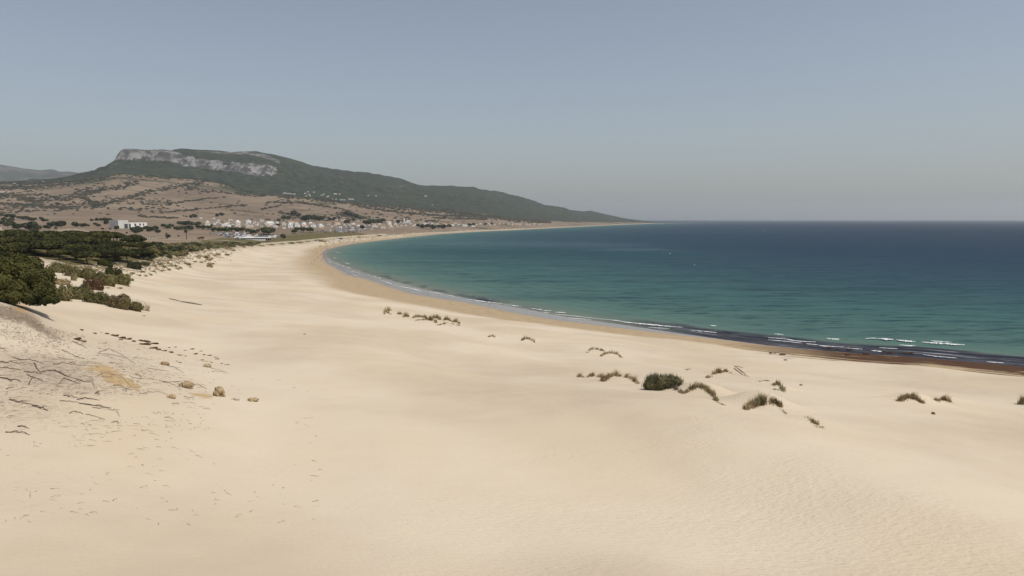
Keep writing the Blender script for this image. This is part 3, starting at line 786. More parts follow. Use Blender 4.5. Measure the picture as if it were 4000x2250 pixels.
def _quadsphere(n):
    """a sphere of quads (cube sphere)"""
    V = []; Q = []
    g = np.linspace(-1, 1, n + 1)
    for ax in range(3):
        for sg in (-1, 1):
            a, b = np.meshgrid(np.tan(g * np.pi / 4), np.tan(g * np.pi / 4), indexing='ij')
            p = np.zeros((n + 1, n + 1, 3)); p[..., ax] = sg; p[..., (ax + 1) % 3] = a * sg; p[..., (ax + 2) % 3] = b
            p /= np.linalg.norm(p, axis=-1, keepdims=True)
            off = sum(len(x) for x in V); V.append(p.reshape(-1, 3))
            i = np.arange((n + 1) ** 2).reshape(n + 1, n + 1) + off
            Q.append(np.stack([i[:-1, :-1], i[1:, :-1], i[1:, 1:], i[:-1, 1:]], -1).reshape(-1, 4))
    V = np.vstack(V); Q = np.vstack(Q)
    key = np.round(V, 5); _, first, inv = np.unique(key, axis=0, return_index=True, return_inverse=True)
    return V[first], inv.ravel()[Q]
ICO = {1: _quadsphere(2), 2: _quadsphere(4), 3: _quadsphere(8), 4: _quadsphere(14)}

def pos_mat(name, c1, c2, scale=1.0, rough=0.9, spec=0.15, detail=4, lo=.35, hi=.65, rnd=0.0, bump=0.0, c3=None):
    t = NT(name)
    g = t.n('ShaderNodeNewGeometry')
    nz = t.noise(g.outputs['Position'], scale, detail, 0.6)
    c = t.mix(t.mr(nz, lo, hi), c1, c2)
    if c3 is not None:
        c = t.mix(t.mr(t.noise(g.outputs['Position'], scale * 0.23, 3), .5, .65), c, c3)
    if rnd > 0:
        oi = t.n('ShaderNodeObjectInfo')
        hs = t.n('ShaderNodeHueSaturation'); t.l(c, hs.inputs['Color'])
        t.l(t.mr(oi.outputs['Random'], 0, 1, 1 - rnd, 1 + rnd, False), hs.inputs['Value'])
        t.l(t.mr(t.math('FRACT', t.math('MULTIPLY', oi.outputs['Random'], 7.3)), 0, 1, 0.5 - 0.007, 0.5 + 0.007, False), hs.inputs['Hue'])
        c = hs.outputs[0]
    return t.done(c, rough, t.bump(nz, 0.7, bump) if bump else None, spec)

M = dict(
    pine=pos_mat('pine_needles', (0.019, 0.022, 0.007), (0.056, 0.056, 0.016), 0.5, rnd=.30, c3=(0.068, 0.066, 0.020)),
    pine_far=pos_mat('pine_needles_far', (0.032, 0.037, 0.020), (0.072, 0.076, 0.036), 0.3, rnd=.25),
    leaf=pos_mat('broad_leaves', (0.035, 0.045, 0.018), (0.075, 0.085, 0.032), 0.3, rnd=.25),
    redleaf=pos_mat('red_brown_leaves', (0.085, 0.038, 0.026), (0.14, 0.065, 0.04), 0.3, rnd=.1),
    shrub=pos_mat('shrub_leaves', (0.085, 0.080, 0.030), (0.205, 0.180, 0.075), 0.8, rnd=.15, c3=(0.180, 0.135, 0.075)),
    bush=pos_mat('dark_bush_twigs', (0.070, 0.068, 0.036), (0.200, 0.188, 0.098), 1.8, rnd=.1),
    brown=pos_mat('rusty_mat_leaves', (0.085, 0.052, 0.030), (0.150, 0.085, 0.045), 1.5, rnd=.2),
    marram=pos_mat('marram_blades', (0.220, 0.165, 0.085), (0.400, 0.310, 0.175), 1.3, rnd=.15, c3=(0.225, 0.200, 0.100)),
    bark=pos_mat('pine_bark', (0.045, 0.033, 0.026), (0.095, 0.070, 0.055), 3, bump=.03),
    dead=pos_mat('dead_wood', (0.12, 0.095, 0.076), (0.29, 0.235, 0.190), 5, rnd=.25),
    drift=pos_mat('driftwood', (0.13, 0.10, 0.085), (0.27, 0.225, 0.185), 6, rnd=.1),
    stone=pos_mat('sandstone', (0.24, 0.175, 0.095), (0.42, 0.325, 0.200), 2.2, rnd=.1, bump=.12),
    paleston=pos_mat('pale_stone', (0.38, 0.32, 0.25), (0.50, 0.43, 0.34), 2.0, bump=.06),
    white=pos_mat('white_render', (0.68, 0.67, 0.64), (0.80, 0.79, 0.76), 0.12, rnd=.08),
    cream=pos_mat('cream_render', (0.58, 0.52, 0.42), (0.68, 0.62, 0.52), 0.12, rnd=.10),
    ochre=pos_mat('ochre_render', (0.45, 0.30, 0.15), (0.55, 0.38, 0.20), 0.12),
    tile=pos_mat('roof_tile', (0.34, 0.20, 0.14), (0.42, 0.27, 0.20), 0.4, rnd=.15),
    flat=pos_mat('flat_roof_screed', (0.56, 0.54, 0.50), (0.70, 0.68, 0.64), 0.2, rnd=.15),
    glass=pos_mat('window_glass', (0.035, 0.04, 0.045), (0.07, 0.075, 0.08), 0.2, rough=.15, spec=.5),
    wood=pos_mat('door_wood', (0.10, 0.06, 0.04), (0.16, 0.10, 0.06), 1.0),
    maroon=pos_mat('dark_red_boards', (0.10, 0.035, 0.030), (0.15, 0.055, 0.045), 0.3),
    stoneclad=pos_mat('museum_stone_cladding', (0.58, 0.56, 0.52), (0.66, 0.64, 0.60), 0.1),
    weed=pos_mat('seaweed', (0.028, 0.014, 0.010), (0.075, 0.038, 0.022), 1.5),
    skin=pos_mat('skin', (0.36, 0.21, 0.14), (0.42, 0.25, 0.17), 3),
    tyre=pos_mat('tyre_rubber', (0.02, 0.02, 0.02), (0.03, 0.03, 0.03), 3),
)
def paint(name, c, rough=.35, spec=.5): return pos_mat(name, tuple(v * .92 for v in c), c, 0.8, rough=rough, spec=spec)

ONES = ['', 'first', 'second', 'third', 'fourth', 'fifth', 'sixth', 'seventh', 'eighth', 'ninth', 'tenth', 'eleventh', 'twelfth', 'thirteenth', 'fourteenth', 'fifteenth', 'sixteenth', 'seventeenth', 'eighteenth', 'nineteenth']
def nth(n):
    if n < 20: return ONES[n]
    if n > 99: return 'hundredth' if n == 100 else 'hundred ' + nth(n - 100)
    tens = ['', '', 'twenty', 'thirty', 'forty', 'fifty', 'sixty', 'seventy', 'eighty', 'ninety'][n // 10]
    return (tens[:-1] + 'ieth') if n % 10 == 0 else tens + '-' + ONES[n % 10]

def gz(X, Y): return float(ground(np.array([X]), np.array([Y]))[0])

def crown_mb(seed, rx, rz, nl=14, nc=900, card=0.4, kind='umbrella', core=0.86):
    """tree crown: lobes of leaf clumps over a ragged core; origin at the crown's middle bottom"""
    r = np.random.default_rng(seed); mb = MB()
    cs = []; rs = []
    for i in range(nl):
        th = r.uniform(0, 2 * np.pi); k = math.sqrt(r.uniform(0, 1)) * 0.74
        if kind == 'umbrella': z = rz * (0.22 + 0.50 * (1 - k * k)) ; rr = rx * r.uniform(.26, .40); sq = (1, 1, rz / rx * 1.15)
        else: z = rz * (0.30 + 0.55 * r.uniform(0, 1) * (1 - k * .6)); rr = rx * r.uniform(.34, .52); sq = (1, 1, .85)
        cs.append((math.cos(th) * k * rx, math.sin(th) * k * rx, z)); rs.append(np.array(sq) * rr)
    cs = np.array(cs)
    for c, rr in zip(cs, rs): mb.blob(c, rr * core, 1, .2, 1.0, int(r.integers(99)))
    per = max(1, nc // nl)
    for i, (c, rr) in enumerate(zip(cs, rs)):
        d = r.normal(0, 1, (per * 2, 3)); d /= np.linalg.norm(d, axis=1, keepdims=True)
        if kind == 'umbrella': d = d[d[:, 2] > -0.35]
        p = c + d * rr * r.uniform(.86, 1.10, (len(d), 1))
        ok = np.ones(len(p), bool)
        for j, (c2, r2) in enumerate(zip(cs, rs)):
            if j != i: ok &= (((p - c2) / (r2 * .85)) ** 2).sum(1) > 1
        mb.cards(p[ok][:per], d[ok][:per], card, r)
    return mb
def trunk_mb(seed, h, r0, spread, top=0.75, nlimb=5):
    r = np.random.default_rng(seed); mb = MB()
    bend = r.normal(0, .06, 2) * h
    pts = [(bend[0] * t * t, bend[1] * t * t, h * top * t - .3 * (t == 0)) for t in np.linspace(0, 1, 5)]
    mb.tube(pts, np.linspace(r0, r0 * .6, 5), 6)
    for i in range(nlimb):
        a = 2 * np.pi * i / nlimb + r.uniform(-.4, .4); t = r.uniform(.45, .95); s = np.array([bend[0] * t * t, bend[1] * t * t, h * top * t])
        e = s + np.array([math.cos(a) * spread, math.sin(a) * spread, h * r.uniform(.18, .38)])
        mb.tube([s, s * .55 + e * .45 + np.array([0, 0, h * .02]), e], [r0 * .45, r0 * .32, r0 * .12], 5)
    return mb
# ---------------------------------------------------------------- trees
def tree_template(name, crown, trunk, cmat, label, cat, group=None):
    r = empty(name, (0, 0, -500), 0, label, cat, group)
    ch, cmb = crown
    o = link('crown', cmb.mesh('crown', cmat), r); o.location = (0, 0, ch)
    if trunk is not None: link('trunk', trunk.mesh('trunk', M['bark'], True), r)
    return r
class Kind:
    """first placing uses the original, later ones copies"""
    def __init__(self, roots): self.roots = roots; self.used = [False] * len(roots)
    def put(self, k, loc, rz, s, label, group):
        k %= len(self.roots); r = self.roots[k]
        if not self.used[k]:
            self.used[k] = True
            r.location = loc; r.rotation_euler = (0, 0, rz); r.scale = (s, s, s) if np.isscalar(s) else s
            r['label'] = label
            if group: r['group'] = group
            return r
        return dup(r, loc, rz, (s, s, s) if np.isscalar(s) else s, label, group)
    def drop(self):
        for r, u in zip(self.roots, self.used):
            if not u:
                for c in list(r.children): bpy.data.objects.remove(c)
                bpy.data.objects.remove(r)

pines = Kind([tree_template('umbrella_pine', (3.0, crown_mb(20 + k, 5.8, 4.0, 22, 3200, 0.42)), trunk_mb(k, 5.5, .28, 3.2), M['pine'], 'x', 'pine tree') for k in range(5)])
farp = Kind([tree_template('pine_tree', (1.2, crown_mb(40 + k, 4.2, 4.6, 11, 700, 0.7, 'round' if k % 2 else 'umbrella')), trunk_mb(k, 4.5, .25, 2.2, nlimb=3), M['pine_far'], 'x', 'tree') for k in range(4)])
leafy = Kind([tree_template('leafy_tree', (1.6, crown_mb(60 + k, 4.0, 5.2, 12, 800, 0.7, 'round')), trunk_mb(k, 5, .3, 2.4, nlimb=3), M['leaf'], 'x', 'tree') for k in range(3)])

# the big pine at the left edge of the picture
bx, by, bz, bd = hit(52, 1189)
px_m = bd / FPX * 1.14
big = empty('umbrella_pine', (bx, by, bz), 0, 'large dense pine on the dark litter mound, cut by the left edge of the photo', 'pine tree')
r = np.random.default_rng(5); mb = MB()
cs = []; rs = []
for (u, v, w, rr) in [(-60,118,0,86),(-10,140,-20,72),(40,130,10,70),(80,108,-10,60),(104,80,0,52),(-110,90,-30,90),(-130,150,20,80),(-70,170,10,60),(10,88,-70,58),(60,70,-60,50),(112,44,-30,36),(125,30,10,34),
                     (-20,95,90,80),(60,95,80,70),(-100,120,90,80),(95,62,50,50),(-150,60,0,80),(-60,60,-70,64),(100,110,40,44),(60,150,40,48),(20,165,20,46),(-160,110,-40,70),(118,64,-20,34),(-30,70,-85,46),(150,22,-10,30),(130,16,-22,28),(96,34,-50,44),(60,40,-80,46),(20,44,-70,50),(-20,40,-60,56),(-80,50,-60,60),(112,66,20,44),(140,44,0,30),(80,40,30,50),(30,40,40,60),(160,16,0,22),(-140,40,0,70),(100,20,-20,34)]:
    cs.append((u * px_m, w * px_m, v * px_m)); rs.append(rr * px_m * .74)
cs = np.array(cs); rs = np.array(rs)
for i, (c, rr) in enumerate(zip(cs, rs)): mb.blob(c, (rr * .84, rr * .84, rr * .72), 2, .25, 1.4, i)
for i, (c, rr) in enumerate(zip(cs, rs)):
    n = int(760 * (rr / 1.5) ** 2)
    d = r.normal(0, 1, (n, 3)); d /= np.linalg.norm(d, axis=1, keepdims=True)
    lump = 1 + .16 * fbm(d[:, 0] * 3 + i * 7, d[:, 1] * 3 + d[:, 2] * 2.2, 3)
    p = c + d * np.array([rr, rr, rr * .86]) * (lump * r.uniform(.86, 1.08, n))[:, None]
    ok = np.ones(n, bool)
    for j, (c2, r2) in enumerate(zip(cs, rs)):
        if j != i: ok &= ((p - c2) ** 2).sum(1) > (r2 * .80) ** 2
    mb.cards(p[ok], d[ok], .20, r, .55)
link('crown', mb.mesh('crown', M['pine']), big)
tb = MB()
tb.tube([(0, 0, -.3), (.1, 0, 1.0), (.05, .1, 2.6)], [.26, .22, .18], 6)
for e in ((2.4, .2, 2.6), (-2.2, -.3, 2.9), (1.0, -1.4, 2.2), (-.6, 1.5, 3), (2.9, -.4, 1.6)):
    tb.tube([(.08, 0, .7), (e[0] * .5, e[1] * .5, .7 + (e[2] - .7) * .45), e], [.14, .10, .05], 5)
link('trunk', tb.mesh('trunk', M['bark'], True), big)

# the pine wood behind the dunes
EX = [p[0] for p in EDGE]; EY = [p[1] for p in EDGE]
def inl_at(X, Y):
    a = math.atan2(X, Y); d = math.hypot(X, Y)
    j = int(np.clip(np.searchsorted(DD, d), 0, len(DD) - 1)); i = int(np.clip(np.searchsorted(AZ, a), 0, len(AZ) - 1))
    return INL[j, i]
wood = []
rg = np.random.default_rng(11)
a0, a1 = ray(-330, 950)[0], ray(760, 950)[0]
d = 205.0
while d < 640:
    step = 8.0 if d < 330 else 9.5 if d < 450 else 12
    na = int((a1 - a0) * d / step)
    for k in range(na):
        a = a0 + (k + rg.uniform(.1, .9)) / na * (a1 - a0); dd = d + rg.uniform(-.45, .45) * step
        X, Y = dd * math.sin(a), dd * math.cos(a)
        g = gz(X, Y); qx, qy = pix(X, Y, g)
        if inl_at(X, Y) < 2.5: continue
        lim = np.interp(qx, [-400, 0, 300, 450, 560, 650, 760], [600, 600, 590, 560, 520, 470, 380])
        if dd > lim: continue
        if 110 < qx < 330 and qy > 1003 and rg.uniform() < .6: continue
        s = rg.uniform(.72, 1.15) * np.interp(qx, [-400, 400, 560, 700], [1.12, 1.0, .72, .45])
        wood.append((qx, qy, X, Y, g, s, dd))
    d += step
wood.sort(key=lambda w: w[6])
front = []; cov = []
for w in wood:
    hw = 5 * w[5] / w[6] * FPX
    if all(abs(w[0] - c[0]) > (hw + c[1]) * .62 for c in cov) and w[0] > -30: front.append(w); cov.append((w[0], hw))
fs = sorted(front, key=lambda w: w[0]); fid = {id(w): i + 1 for i, w in enumerate(fs)}
WOODG = 'umbrella pines of the wood behind the dunes'
print('wood', len(wood), 'front', len(front))
rest = []
for i, w in enumerate(wood):
    if id(w) in fid: lb = f'umbrella pine on the sandy edge of the wood, {nth(fid[id(w)])} from the left'
    elif i < 285: lb = 'umbrella pine inside the dense wood, crown touching other pines all round'
    else: rest.append(w); continue
    pines.put(int(rg.integers(5)), (w[2], w[3], w[4] - .1), rg.uniform(0, 6.28), (w[5] * rg.uniform(.9, 1.15), w[5] * rg.uniform(.9, 1.15), w[5] * rg.uniform(.66, .90)), lb, WOODG)
if rest:
    src = [crown_mb(80 + k, 5.0, 3.6, 12, 500, 0.9) for k in range(2)]; mb = MB()
    SV = [(np.vstack(s.v), np.vstack(s.q)) for s in src]
    for i, w in enumerate(rest):
        v, q = SV[i % 2]; th = rg.uniform(0, 6.28); c_, s_ = math.cos(th), math.sin(th)
        vv = np.c_[v[:, 0] * c_ - v[:, 1] * s_, v[:, 0] * s_ + v[:, 1] * c_, v[:, 2] * .75] * w[5]
        mb.add(vv + np.array([w[2], w[3], w[4] + 1.6 * w[5]]), q)
    link('far_wood', mb.mesh('far_wood', M['pine']), kind='stuff')

# shrubs
def shrub_mb(seed, rx, ry, rz, n=700, card=.22, blades=200, bl=.6):
    r = np.random.default_rng(seed); mb = MB()
    nl = 7
    cs = np.c_[r.uniform(-.62, .62, nl) * rx, r.uniform(-.55, .55, nl) * ry, r.uniform(.05, .35, nl) * rz]
    rs = np.c_[r.uniform(.36, .58, nl) * rx, r.uniform(.42, .62, nl) * ry, r.uniform(.45, .72, nl) * rz]
    for i in range(nl): mb.blob(cs[i], rs[i] * .85, 1, .3, 1.5, seed + i)
    for i in range(nl):
        d = r.normal(0, 1, (n // nl * 2, 3)); d[:, 2] = np.abs(d[:, 2]) - .15; d /= np.linalg.norm(d, axis=1, keepdims=True)
        p = cs[i] + d * rs[i] * r.uniform(.85, 1.15, (len(d), 1)); ok = np.ones(len(p), bool)
        for j in range(nl):
            if j != i: ok &= (((p - cs[j]) / (rs[j] * .85)) ** 2).sum(1) > 1
        p = p[ok][: n // nl]; mb.cards(p, d[ok][: n // nl], card, r)
        if blades:
            b = p[r.integers(0, max(1, len(p)), blades // nl)]; mb.blades(b, (0, 0, 1), bl, .03, r, .5)
    return mb
SHG = 'shrubs on the dune behind the large pine'
def shrub(x0, x1, ytop, ybase, label, mat='shrub', seed=1, depth=.6, n=900, card=.2, blades=200, group=None, name='shrub', cat='shrub', rz=0.0, bl=.6):
    X, Y, Z, d = hit((x0 + x1) / 2, ybase)
    m = d / FPX
    rx = (x1 - x0) / 2 * m * 1.16; h = (ybase - ytop) * m * 1.15
    mb = shrub_mb(seed, rx, rx * depth, h, n, card, blades, bl)
    o = link(name, mb.mesh(name, M[mat]), loc=(X, Y + rx * depth * .4, gz(X, Y + rx * depth * .4) - .1), rz=rz, label=label, category=cat)
    if group: o['group'] = group
    return o
shrub(158, 262, 1118, 1171, 'olive green shrub with pale twigs at its foot, nearest to the large pine', seed=1, group=SHG, n=1500)
shrub(240, 355, 1112, 1168, 'broad olive shrub behind the crest of the small bright dune', seed=2, group=SHG, n=1500)
shrub(335, 440, 1138, 1186, 'green shrub on the falling side of the small dune', seed=3, group=SHG, n=1300)
shrub(410, 500, 1152, 1204, 'dark green rounded shrub between the small dune and the sandstone boulder', seed=4, group=SHG, n=1300)
shrub(478, 560, 1178, 1212, 'low yellow green shrub leaning against the sandstone boulder', seed=5, group=SHG, n=1000)
shrub(160, 275, 1024, 1064, 'brown green shrub bank beside the right side of the large pine crown', seed=6, group=SHG, n=1300)
shrub(255, 370, 1040, 1085, 'olive brown shrub in the middle of the upper shrub bank', seed=7, group=SHG, n=1300)
shrub(345, 450, 1062, 1112, 'dull green shrub above the rust red mat', seed=8, group=SHG, n=1300)
shrub(425, 500, 1064, 1110, 'bright green shrub below the nearly black bush', seed=9, group=SHG, n=1100)
shrub(406, 468, 1040, 1078, 'nearly black bush on the upper dune edge', 'pine', seed=10, group=SHG, n=900, name='dark_bush', cat='bush')
shrub(380, 432, 1006, 1040, 'dark round bush at the foot of the pines, beside the pale litter patch', 'pine', seed=12, group=SHG, n=900, name='dark_bush', cat='bush')
shrub(492, 546, 1016, 1050, 'dark green bush leaning down the sandy slope', 'pine_far', seed=13, group=SHG, n=900, name='dark_bush', cat='bush')
shrub(540, 580, 1022, 1036, 'low dark bush right of the leaning bush', 'pine_far', seed=14, group=SHG, n=500, name='dark_bush', cat='bush')
shrub(318, 405, 1082, 1132, 'rust red dead shrub mat sloping down the dune', 'brown', seed=15, group=SHG, n=900, depth=.35)
shrub(205, 270, 1092, 1112, 'small brown grass shrub on the bright sand behind the pine', 'marram', seed=16, group=SHG, n=400, blades=400)
shrub(275, 300, 1066, 1096, 'thin brown shrub on the hidden bright dune', 'marram', seed=17, group=SHG, n=250, blades=260)
shrub(495, 520, 1086, 1096, 'small dark bush alone where dune meets open sand', 'bush', seed=18, group=SHG, n=200, blades=0)
shrub(485, 503, 1072, 1082, 'tiny round dark bush at the edge of the open sand', 'bush', seed=19, group=SHG, n=150, blades=0)

# scrub belt that runs on from the wood along the dune edge
belt = []
rg = np.random.default_rng(21)
for i in range(150):
    qx = rg.uniform(560, 1010); top = np.interp(qx, [560, 700, 800, 1010], [958, 952, 952, 950]); bot = np.interp(qx, EX, EY)
    qy = rg.uniform(top, bot + 3)
    X, Y, Z, d = hit(qx, qy); belt.append((qx, qy, X, Y, Z, d))
belt.sort()
tmpl = [link('scrub_bush', shrub_mb(200 + k, 3.0, 2.6, 2.0, 420, .5, 60, .8).mesh('scrub_bush', M['shrub' if k % 3 else 'pine_far']), loc=(0, 0, -500), category='bush') for k in range(6)]
seen = set()
for i, (qx, qy, X, Y, Z, d) in enumerate(belt):
    k = i % 6; s = rg.uniform(.7, 1.5) * (.75 if qx > 820 else 1.1)
    if k not in seen: o = tmpl[k]; seen.add(k)
    else: o = tmpl[k].copy(); COL.objects.link(o)
    o.location = (X, Y, Z - .1); o.rotation_euler = (0, 0, rg.uniform(0, 6)); o.scale = (s, s, s * rg.uniform(.7, 1.1))
    o['label'] = 'low olive bush in the scrub belt between the pine wood and the restaurant' ; o['group'] = 'bushes of the scrub belt along the dune edge'

# scattered dark trees and bushes of the plain on the left: photo x, y of the foot, width
PL = [(3,848,16),(26,850,22),(50,853,24),(72,856,16),(88,857,18),(102,858,20),(112,862,18),(124,868,24),(140,857,10),(160,857,14),(168,869,20),(181,868,16),(44,868,22),(15,866,22),(10,880,26),(38,880,30),(52,888,26),(30,889,24),
      (70,896,30),(101,897,34),(118,899,30),(132,901,48),(150,902,30),(133,914,30),(183,895,22),(200,886,30),(217,895,14),(225,880,20),(239,888,34),(250,882,20),(298,886,26),(312,887,18),(329,887,20),(345,886,12),(372,882,16),(384,887,16),
      (360,864,13),(379,863,16),(395,866,18),(408,868,22),(425,872,26),(412,876,20),(456,900,18),(455,893,16),(522,905,24),(538,900,22),(552,905,26),(572,902,24),(590,906,26),(608,900,22),(618,910,20),(536,912,20),(522,910,16),
      (640,892,22),(655,896,20),(668,892,22),(690,900,20),(705,897,18),(720,902,22),(740,899,24),(222,907,8),(216,928,9),(234,925,12),(177,918,9),(190,922,12),(400,897,10),(430,897,9),(412,912,8),(495,912,9),(515,929,9),(394,938,14),(655,930,20),(650,915,8),(697,925,9)]
for i, (x, yb, w) in enumerate(sorted(PL)):
    X, Y, Z, d = hit(x, yb); s = w * d / FPX / 7.2
    where = 'left of the stone museum' if x < 425 else 'right of the stone museum'
    base = sum(1 for p in PL if p[0] < 425)
    n = i + 1 if x < 425 else i + 1 - base
    kd = 'tree' if w > 13 else 'bush'
    farp.put(i, (X, Y, Z - .2), i * 1.3, s, f'dark {kd} on the plain {where}, {nth(n)} from the left', 'dark trees scattered over the dry plain')
# village trees
VT = [(700,880,26,0),(716,882,30,0),(734,884,34,0),(752,885,30,0),(766,884,22,0),(778,882,26,0),(1048,917,60,1),(1109,931,28,0),(1030,912,24,1),(828,884,14,0),(835,905,26,1),(860,908,30,1),(885,910,34,1),(905,905,28,1),(925,908,30,1),(945,906,26,1),
      (970,912,30,0),(990,914,28,0),(1008,910,24,0),(815,898,26,1),(795,896,24,1),(775,894,22,1),(1150,842,30,0),(1166,846,24,0),(1190,863,34,0),(1206,865,40,0),(1226,864,36,0),(1246,862,30,0),(1262,860,24,0),(1110,862,30,0),(1128,858,24,0),(1090,870,24,0),(1086,884,18,0),
      (1355,878,30,0),(1380,866,18,0),(1425,880,28,0),(1442,878,32,0),(1460,878,34,0),(1480,874,30,0),(1496,868,22,0),(1415,894,22,0),(1556,872,22,0),(1635,890,24,0),(1652,892,26,0),(1672,894,28,0),(1694,895,28,0),(1714,894,24,0),(1735,893,26,0),(1756,891,22,0),(1838,884,20,0),(1850,883,18,0),
      (1350,838,22,0),(1368,846,24,0),(1388,850,24,0),(1404,856,18,0),(1160,905,26,1),(1185,907,30,1),(1212,908,30,1),(1150,912,24,1),(850,846,20,0),(868,843,22,0),(760,850,24,0),(745,851,20,0),(1306,861,20,0),(1290,862,18,0),(1896,880,14,0),(1922,878,14,0)]
for i, (x, yb, w, k) in enumerate(sorted(VT)):
    X, Y, Z, d = hit(x, yb); s = w * d / FPX / 9.4
    lb = f'dark tree among the white village houses, {nth(i + 1)} from the left'
    if (x, yb) == (1048, 917): lb = 'big green tree in the village, broadest of all, behind the long restaurant'
    if (x, yb) == (1109, 931): lb = 'nearly black tree at the right end of the long restaurant'
    (leafy if k else farp).put(i, (X, Y, Z - .2), i * 1.7, s if w < 50 else (s, s, s * .75), lb, 'trees in the village')
# countless low bushes dotted over the brown slopes
rg = np.random.default_rng(77); mb = MB(); SV = [MB().blob((0, 0, .25), (1, .9, .75), 1, .5, 1.5, k) for k in range(6)]
jx = np.searchsorted(AZ, 0)
TH = ATT['thick']
BT = [(0,712),(200,714),(300,708),(385,696),(470,678),(640,691),(720,693),(855,709),(1000,758),(1250,776),(1450,801),(1600,813),(1750,824),(2000,853),(2200,866)]
for k in range(24500):
    qx = rg.uniform(-420, 2150); qt = np.interp(qx, [p[0] for p in BT], [p[1] for p in BT]); qb = np.interp(qx, [0, 600, 1100, 1600, 2150], [846, 858, 862, 868, 872])
    qy = rg.uniform(qt - 2, qb)
    X, Y, Z, d = hit(qx, qy, dmin=1250)
    if not 1250 < math.hypot(X, Y) < 4600: continue
    d = math.hypot(X, Y); j = min(np.searchsorted(DD, d), len(DD) - 1); i = min(np.searchsorted(AZ, math.atan2(X, Y)), len(AZ) - 1)
    pr = .007 + .24 * smooth(.02, .30, fbm(np.array([X / 260 + 7]), np.array([Y / 420 + 2]), 4))[0] * np.interp(qx, [0, 900, 1300], [1, .8, .45]) + .9 * TH[j, i] + .5 * math.exp(-((qy - qt) / 9) ** 2)
    if rg.uniform() > pr: continue
    s = rg.uniform(1.8, 4.2) * (d / 2500) ** .6
    for v, q in zip(SV[k % 6].v, SV[k % 6].q): mb.add(v * np.array([s * rg.uniform(1, 2.0), s * 1.2, s * rg.uniform(.7, 1.1)]) + np.array([X, Y, Z]), q)
link('scrub_bushes', mb.mesh('scrub_bushes', pos_mat('hill_scrub', (0.036, 0.034, 0.024), (0.072, 0.062, 0.042), .02)), kind='stuff')
# palm and the rust red pair of trees
X, Y, Z, d = hit(729, 936); m = d / FPX
pal = empty('palm_tree', (X, Y, Z), 0, 'tall thin palm with bare trunk standing alone on the dry plain', 'palm tree')
link('trunk', MB().tube([(0, 0, -.3), (.1, 0, 6), (0, 0, 38 * m)], [.42, .34, .30], 6).mesh('trunk', M['bark'], True), pal)
mb = MB(); r = np.random.default_rng(3)
for i in range(30):
    a = r.uniform(0, 6.28); el = r.uniform(-.5, 1.1); L = 4.2
    p = [np.array([0, 0, 38 * m])]
    for k in range(4):
        p.append(p[-1] + L / 4 * np.array([math.cos(a) * math.cos(el - .38 * k), math.sin(a) * math.cos(el - .38 * k), math.sin(el - .38 * k)]))
    sd = np.array([-math.sin(a), math.cos(a), 0]) * .55
    for k in range(4): mb.add([p[k] - sd, p[k] + sd, p[k + 1] + sd * (.8 if k < 3 else .1), p[k + 1] - sd * (.8 if k < 3 else .1)], [[0, 1, 2, 3]])
mb.blob((0, 0, 38 * m), (1.3, 1.3, .9), 1, .3)
link('crown', mb.mesh('crown', M['leaf']), pal)
for k, (x, w, nm) in enumerate([(778, 15, 'left'), (790, 17, 'right')]):
    X, Y, Z, d = hit(x, 938); s = w * d / FPX / 8.2
    t_ = tree_template('red_tree', (2.6, crown_mb(300 + k, 4.4, 4.0, 10, 600, .7)), trunk_mb(k, 5, .5, 2.2), M['redleaf'], f'rust red round topped tree, {nm} one of the pair beside the track', 'tree', 'pair of rust red trees')
    t_.location = (X, Y, Z); t_.scale = (s, s, s * .95)
for K in (pines, farp, leafy): K.drop()
